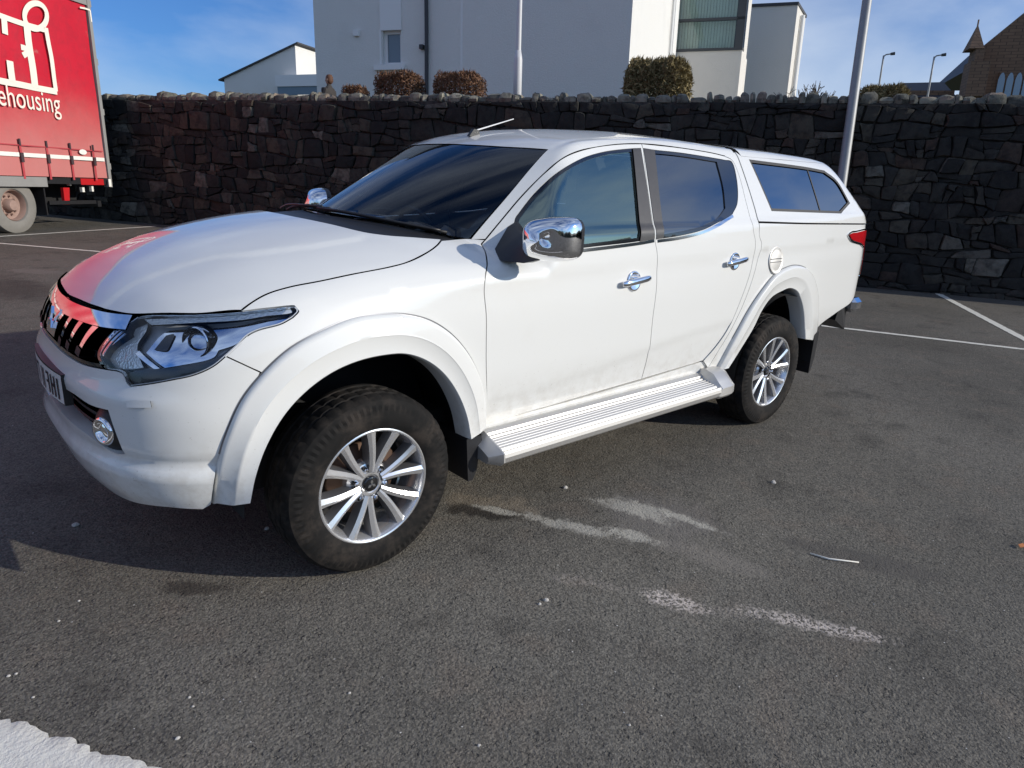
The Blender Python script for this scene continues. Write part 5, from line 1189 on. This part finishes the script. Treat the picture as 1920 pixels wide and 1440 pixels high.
curtainm(); simple('dusty_grey',(.24,.235,.225),.8,var=.2,vs=4); simple('dusty_tyre',(.20,.19,.172),.95,var=.25,vs=5); simple('dusty_hub',(.30,.20,.165),.8,var=.3,vs=12); simple('red_paint',(.45,.012,.016),.4); simple('letter_cream',(.78,.72,.62),.6,var=.08,vs=3); simple('strap_dark',(.05,.03,.035),.7); simple('strap_red',(.42,.05,.06),.6); simple('white_tape',(.78,.76,.70),.5,var=.1)
def curt(b):
    ns_,nz=120,16; V=[]
    for i in range(ns_+1):
        s=sf+(sr-.04-sf)*i/ns_
        for j in range(nz+1):
            z=zb+(ztp-.12-zb)*j/nz; o=.010*math.sin(s*2.3+.4*math.sin(z*2))+.012*math.sin(s*5.1+z*1.3)+.006*math.sin(z*4+s)
            if abs(s%.78-.39)<.05: o-=.01
            V.append(tp(s,z,o))
    b.add(V,[(i*(nz+1)+j,(i+1)*(nz+1)+j,(i+1)*(nz+1)+j+1,i*(nz+1)+j+1) for i in range(ns_) for j in range(nz)])
cu=T('curtain',trl,'red_curtain',curt); cu.data.polygons.foreach_set('use_smooth',[True]*len(cu.data.polygons))
T('roof_rail',trl,'dusty_grey',lambda b:tbox(b,sf,sr,ztp-.12,ztp,-.08,.02))
T('roof',trl,'dusty_grey',lambda b:tbox(b,sf,sr,ztp-.05,ztp-.01,-2.5,-.081))
T('rear_frame',trl,'dusty_grey',lambda b:[tbox(b,sr-.02,sr+.06,zb-.18,ztp,-.10,.03),tbox(b,sr-.02,sr+.06,zb-.18,ztp,-2.5,-2.4),tbox(b,sr-.02,sr+.06,ztp-.2,ztp-.002,-2.399,-.101)])
for k in range(2): T('rear_door',trl,'dusty_grey',lambda b:tbox(b,sr+.0,sr+.05,zb-.1,ztp-.21,-1.24-1.15*k,-.105-1.15*k))
hg=[onT(205,y)[1] for y in (20,122,212,312)]
for z in hg: T('hinge',trl,'dusty_grey',lambda b:tbox(b,sr+.061,sr+.10,z-.06,z+.06,-.05,.02))
T('far_curtain',trl,'red_curtain',lambda b:tbox(b,sf,sr-.03,zb,ztp-.06,-2.52,-2.50))
T('front_wall',trl,'dusty_grey',lambda b:tbox(b,sf-.05,sf-.001,zb-.1,ztp,-2.5,.0))
T('deck',trl,'black_plastic',lambda b:tbox(b,sf,sr,zb-.13,zb-.01,-2.49,-.03))
T('chassis',trl,'black_matte',lambda b:[tbox(b,sf+1,sr-.05,zb-.50,zb-.131,-1.75,-1.62),tbox(b,sf+1,sr-.05,zb-.50,zb-.131,-.9,-.77)])
# straps, buckles, tape
xs=[-9,38.5,88,131.5,174]; zy=lambda px,y:onT(px,y)
sp_=[onT(x,300)[0] for x in (38.5,88,131.5,174)]; pitch=(sp_[-1]-sp_[0])/3; straps=sp_+[sp_[0]-pitch*(k+1) for k in range(13)]
zb1=onT(88,275)[1];zb2=onT(90,300)[1];zb3=onT(91,306)[1]
for s_ in straps:
    if s_<sf+.1: continue
    st=T('strap',trl,'strap_red',lambda b:tbox(b,s_-.022,s_+.022,zb-.05,zb1,.030,.036))
    b=MB(); tbox(b,s_-.030,s_+.030,zb2-.06,zb2+.10,.037,.055); tbox(b,s_-.018,s_+.018,zb1-.02,zb1+.10,.026,.045); b.V=[tuple(np.array(v)-TLoc) for v in b.V]; b.build('buckle','strap_dark',st)
zt0=onT(90,293)[1]; allS=sorted(straps)
for a_,c_ in zip(allS[:-1],allS[1:]):
    if a_<sf+.2: continue
    T('reflective_tape',cu,'white_tape',lambda b:tbox(b,a_+.06,c_-.04,zt0-.035,zt0+.035,.0275,.030))
T('reflective_tape',cu,'white_tape',lambda b:tbox(b,allS[-1]+.05,min(sr-.08,allS[-1]+.40),zt0-.035,zt0+.035,.0275,.030))
T('curtain_seam',cu,'strap_red',lambda b:tbox(b,sf+.2,sr-.1,zb1-.02,zb1,.0262,.029))
q_=onT(153,285); T('round_sticker',cu,'white_tape',lambda b:b.prism([tp(q_[0]+.10*math.cos(a),q_[1]+.05*math.sin(a),.030) for a in np.linspace(0,2*math.pi,17)[:-1]],TN*.003))
# print on the curtain
def stroke(pts,wpx,nm='logo_stroke',close=False,off=.034):
    P=[np.array(onT(*p)) for p in pts]; P=catmull(P,6) if len(P)>2 else P; P=np.array(P); sc=np.linalg.norm(np.array(onT(pts[0][0]+10,pts[0][1]))-np.array(onT(*pts[0])))/10
    if close: t=np.roll(P,-1,0)-np.roll(P,1,0)
    else: t=np.gradient(P,axis=0)
    t/=np.linalg.norm(t,axis=1,keepdims=True)+1e-9; n=np.stack([-t[:,1],t[:,0]],1); h=wpx*.0105/2
    V=[];F=[]; m_=len(P)
    for p,k in zip(P,n): V+=[tp(*(p+k*h),off),tp(*(p-k*h),off)]
    F=[(2*i,2*i+1,2*i+3,2*i+2) for i in range(m_-1)]+([(2*m_-2,2*m_-1,1,0)] if close else [])
    T(nm,cu,'letter_cream',lambda b:b.add(V,F))
stroke([(64+21*math.cos(a),30+24*math.sin(a)) for a in np.linspace(0,2*math.pi,25)[:-1]],9,close=True)
stroke([(83,52),(88,80),(93.5,108),(99,150),(102,171)],9)
stroke([(47,44),(50,75),(53,95),(58.5,128),(63,165)],14,off=.0345); stroke([(36,88),(47,92),(52,98)],9,off=.035); stroke([(40,104),(50,98)],9,off=.0355)
stroke([(-20,23),(2,31),(24,39),(48,47),(85,57)],8.5,off=.0335); stroke([(-20,147),(0,152),(32,158),(66,165),(104,172)],10,off=.033)
stroke([(4,33),(6.4,64)],11,off=.036); stroke([(15,114),(17.5,135),(20,153)],13,off=.0365)
stroke([(147,14),(157,16),(166,19)],3); stroke([(166,19),(169,41)],3,off=.035)
cvt=bpy.data.curves.new('lettering','FONT'); cvt.body='ehousing'; cvt.size=1.; cvt.extrude=0.; to=bpy.data.objects.new('tmp',cvt); COL.objects.link(to); dg=bpy.context.evaluated_depsgraph_get(); tm=bpy.data.meshes.new_from_object(to.evaluated_get(dg)); bpy.data.objects.remove(to)
tv=np.array([v.co[:2] for v in tm.vertices]); x0_,x1_=tv[:,0].min(),tv[:,0].max(); sa=onT(-5,196); sb=onT(112,213.5)
xh=(onT(60,178)[1]-onT(60,205.5)[1])/.50
V=[tuple(tp(sa[0]+(x-x0_)/(x1_-x0_)*(sb[0]-sa[0]),onT(60,205.5)[1]+y*xh,.036)-TLoc) for x,y in tv]; mesh('lettering',V,[tuple(p.vertices) for p in tm.polygons],'letter_cream',cu)
# running gear
s85,_=onT(86,340)
T('mudguard',trl,'dusty_grey',lambda b:[tbox(b,-5.2,s85,onT(60,350)[1],zb-.012,-.55,.03)])
wr=.495
def twheel(sx):
    c=np.array(tp(sx,gz(tp(sx,0)[1])+wr-.012,-.06)); b=MB()
    b.lathe([(.27,-.30),(.40,-.31),(wr-.01,-.28),(wr,-.22),(wr,-.06),(wr-.012,-.02),(.41,.01),(.34,.015),(.285,.0),(.272,-.03)],c,TN,56); b.V=[tuple(np.array([v[0],v[1],max(v[2],gz(v[1])+.003)])-TLoc) for v in b.V]
    w=b.build('wheel','dusty_tyre',trl); autosmooth(w,45)
    b=MB(); b.lathe([(.275,-.04),(.262,-.02),(.250,-.05),(.240,-.13),(.20,-.15),(.19,-.16),(.10,-.155)],c,TN,40); b.V=[tuple(np.array(v)-TLoc) for v in b.V]; rm=b.build('rim','dusty_hub',w); autosmooth(rm,40)
    b=MB(); b.lathe([(.115,-.16),(.110,-.06),(.085,-.02),(.0,-.015)],c,TN,24); b.V=[tuple(np.array(v)-TLoc) for v in b.V]; autosmooth(b.build('hub','dusty_hub',w),40)
    for k in range(10):
        a=2*math.pi*k/10; e=c+TD*.165*math.cos(a)+np.array([0,0,.165*math.sin(a)]); b=MB(); b.lathe([(0,-.10),(.016,-.105),(.018,-.155)],e,TN,6); b.V=[tuple(np.array(v)-TLoc) for v in b.V]; b.build('wheel_nut','dusty_hub',w)
    b=MB(); b.lathe([(.0,-.17),(.20,-.17)],c,TN,24); b.V=[tuple(np.array(v)-TLoc) for v in b.V]; b.build('drum','black_matte',w)
for o_ in (-.5,-2.0): T('landing_leg',trl,'dusty_grey',lambda b:[tbox(b,sf+2.6,sf+2.75,gz(tp(sf+2.6,0)[1])+.06,zb-.135,o_-.08,o_+.08),tbox(b,sf+2.52,sf+2.83,gz(tp(sf+2.6,0,o_)[1])+.003,gz(tp(sf+2.6,0)[1])+.058,o_-.15,o_+.15)])
cw0=onT(31,391)[0]+.04
for k in range(3): twheel(cw0-1.31*k)
s92,_=onT(92,380); T('mudflap',trl,'black_plastic',lambda b:tbox(b,s92-.03,s92,onT(92,404)[1],zb-.14,-.50,-.05))
za=onT(150,383)[1]; sA=onT(100,380)[0]; sB=onT(196,380)[0]
T('underrun_bar',trl,'black_plastic',lambda b:[tbox(b,sr-.32,sr-.22,za-.06,za+.06,-2.4,-.06),tbox(b,sr-.30,sr-.24,za+.06,zb-.135,-.9,-.82),tbox(b,sr-.30,sr-.24,za+.06,zb-.135,-1.7,-1.62)])
T('side_guard',trl,'black_plastic',lambda b:tbox(b,sA,sr-.33,za+.0,za+.07,-.12,-.08))
r0=onT(127,352);r1=onT(138,384); T('support_leg',trl,'red_paint',lambda b:b.prism([tp(r0[0],r0[1],-.10),tp(r0[0]+.16,r0[1],-.10),tp(r1[0]+.02,r1[1],-.10),tp(r1[0]-.10,r1[1],-.10)],TN*-.06))
for x_,y_,w_,h_ in ((139,333,.10,.05),(140,343,.05,.10),(165,356,.06,.09),(182,354,.05,.11)):
    q2=onT(x_,y_); T('marker_lamp',trl,'white_tape',lambda b:tbox(b,q2[0]-w_/2,q2[0]+w_/2,q2[1]-h_/2,q2[1]+h_/2,-.16,-.10))
T('rear_corner',trl,'white_tape',lambda b:tbox(b,sr-.05,sr+.02,zb-.17,zb-.02,.031,.04)); T('red_board',trl,'red_paint',lambda b:tbox(b,sr-.75,sr-.12,zb-.14,zb-.02,-.029,-.02))
# ================================================================ litter on the tarmac
simple('stick_white',(.72,.70,.64),.8); simple('pebble',(.45,.43,.40),.9,var=.3,vs=60); simple('leaf_orange',(.45,.16,.05),.8)
def gp(px,py,h=0.): p=ground(px,py); return np.array([p[0],p[1],p[2]+h])
b=MB(); b.tube([gp(1519,1039,.004),gp(1553,1050,.006),gp(1610,1056,.004)],[.0035,.004,.003],6); tag(b.build('twig','stick_white',None,True),'bent pale twig lying on the tarmac in a dark hollow','twig')
def stone(px,py,r,lab):
    V=[];c=gp(px,py,r*.4)
    for iz,zz in enumerate((-.45,.1,.6)):
        for i in range(6): a=i*math.pi/3+iz*.4; k=(1.,.95,.5)[iz]*random.uniform(.8,1.2); V.append(c+np.array([math.cos(a)*r*k*1.3,math.sin(a)*r*k,zz*r]))
    F=[(k*6+i,k*6+(i+1)%6,k*6+6+(i+1)%6,k*6+6+i) for k in range(2) for i in range(6)]+[tuple(range(12,18)),tuple(range(6))[::-1]]
    tag(mesh('pebble',V,F,'pebble'),lab,'pebble','pale pebbles scattered on the tarmac')
for px,py,r in ((333,1385,.0055),(355,1308,.004),(30,1264,.004),(16,1268,.0045),(110,1165,.004),(148,1127,.004),(898,1398,.0045),(1024,1126,.009),(1180,1360,.004),(1450,905,.012),(1060,915,.011),(62,1308,.0035),(500,992,.010),(142,985,.012),(362,1325,.0035),(655,1300,.004),(1012,1133,.006)): stone(px,py,r,'small pale pebble lying loose on the dark tarmac')
c=gp(1914,1027,.01); V=[c+np.array(q)*.022 for q in ((-1,0,0),(-.3,.5,.25),(.7,.35,.1),(1.1,0,.3),(.6,-.4,.15),(-.4,-.5,.05))]; V+=[v-np.array([0,0,.0015]) for v in V]
tag(mesh('fallen_leaf',V,[tuple(range(6)),tuple(range(6,12))[::-1]]+[(i,(i+1)%6,6+(i+1)%6,6+i) for i in range(6)],'leaf_orange'),'curled orange leaf lying on the tarmac','leaf')
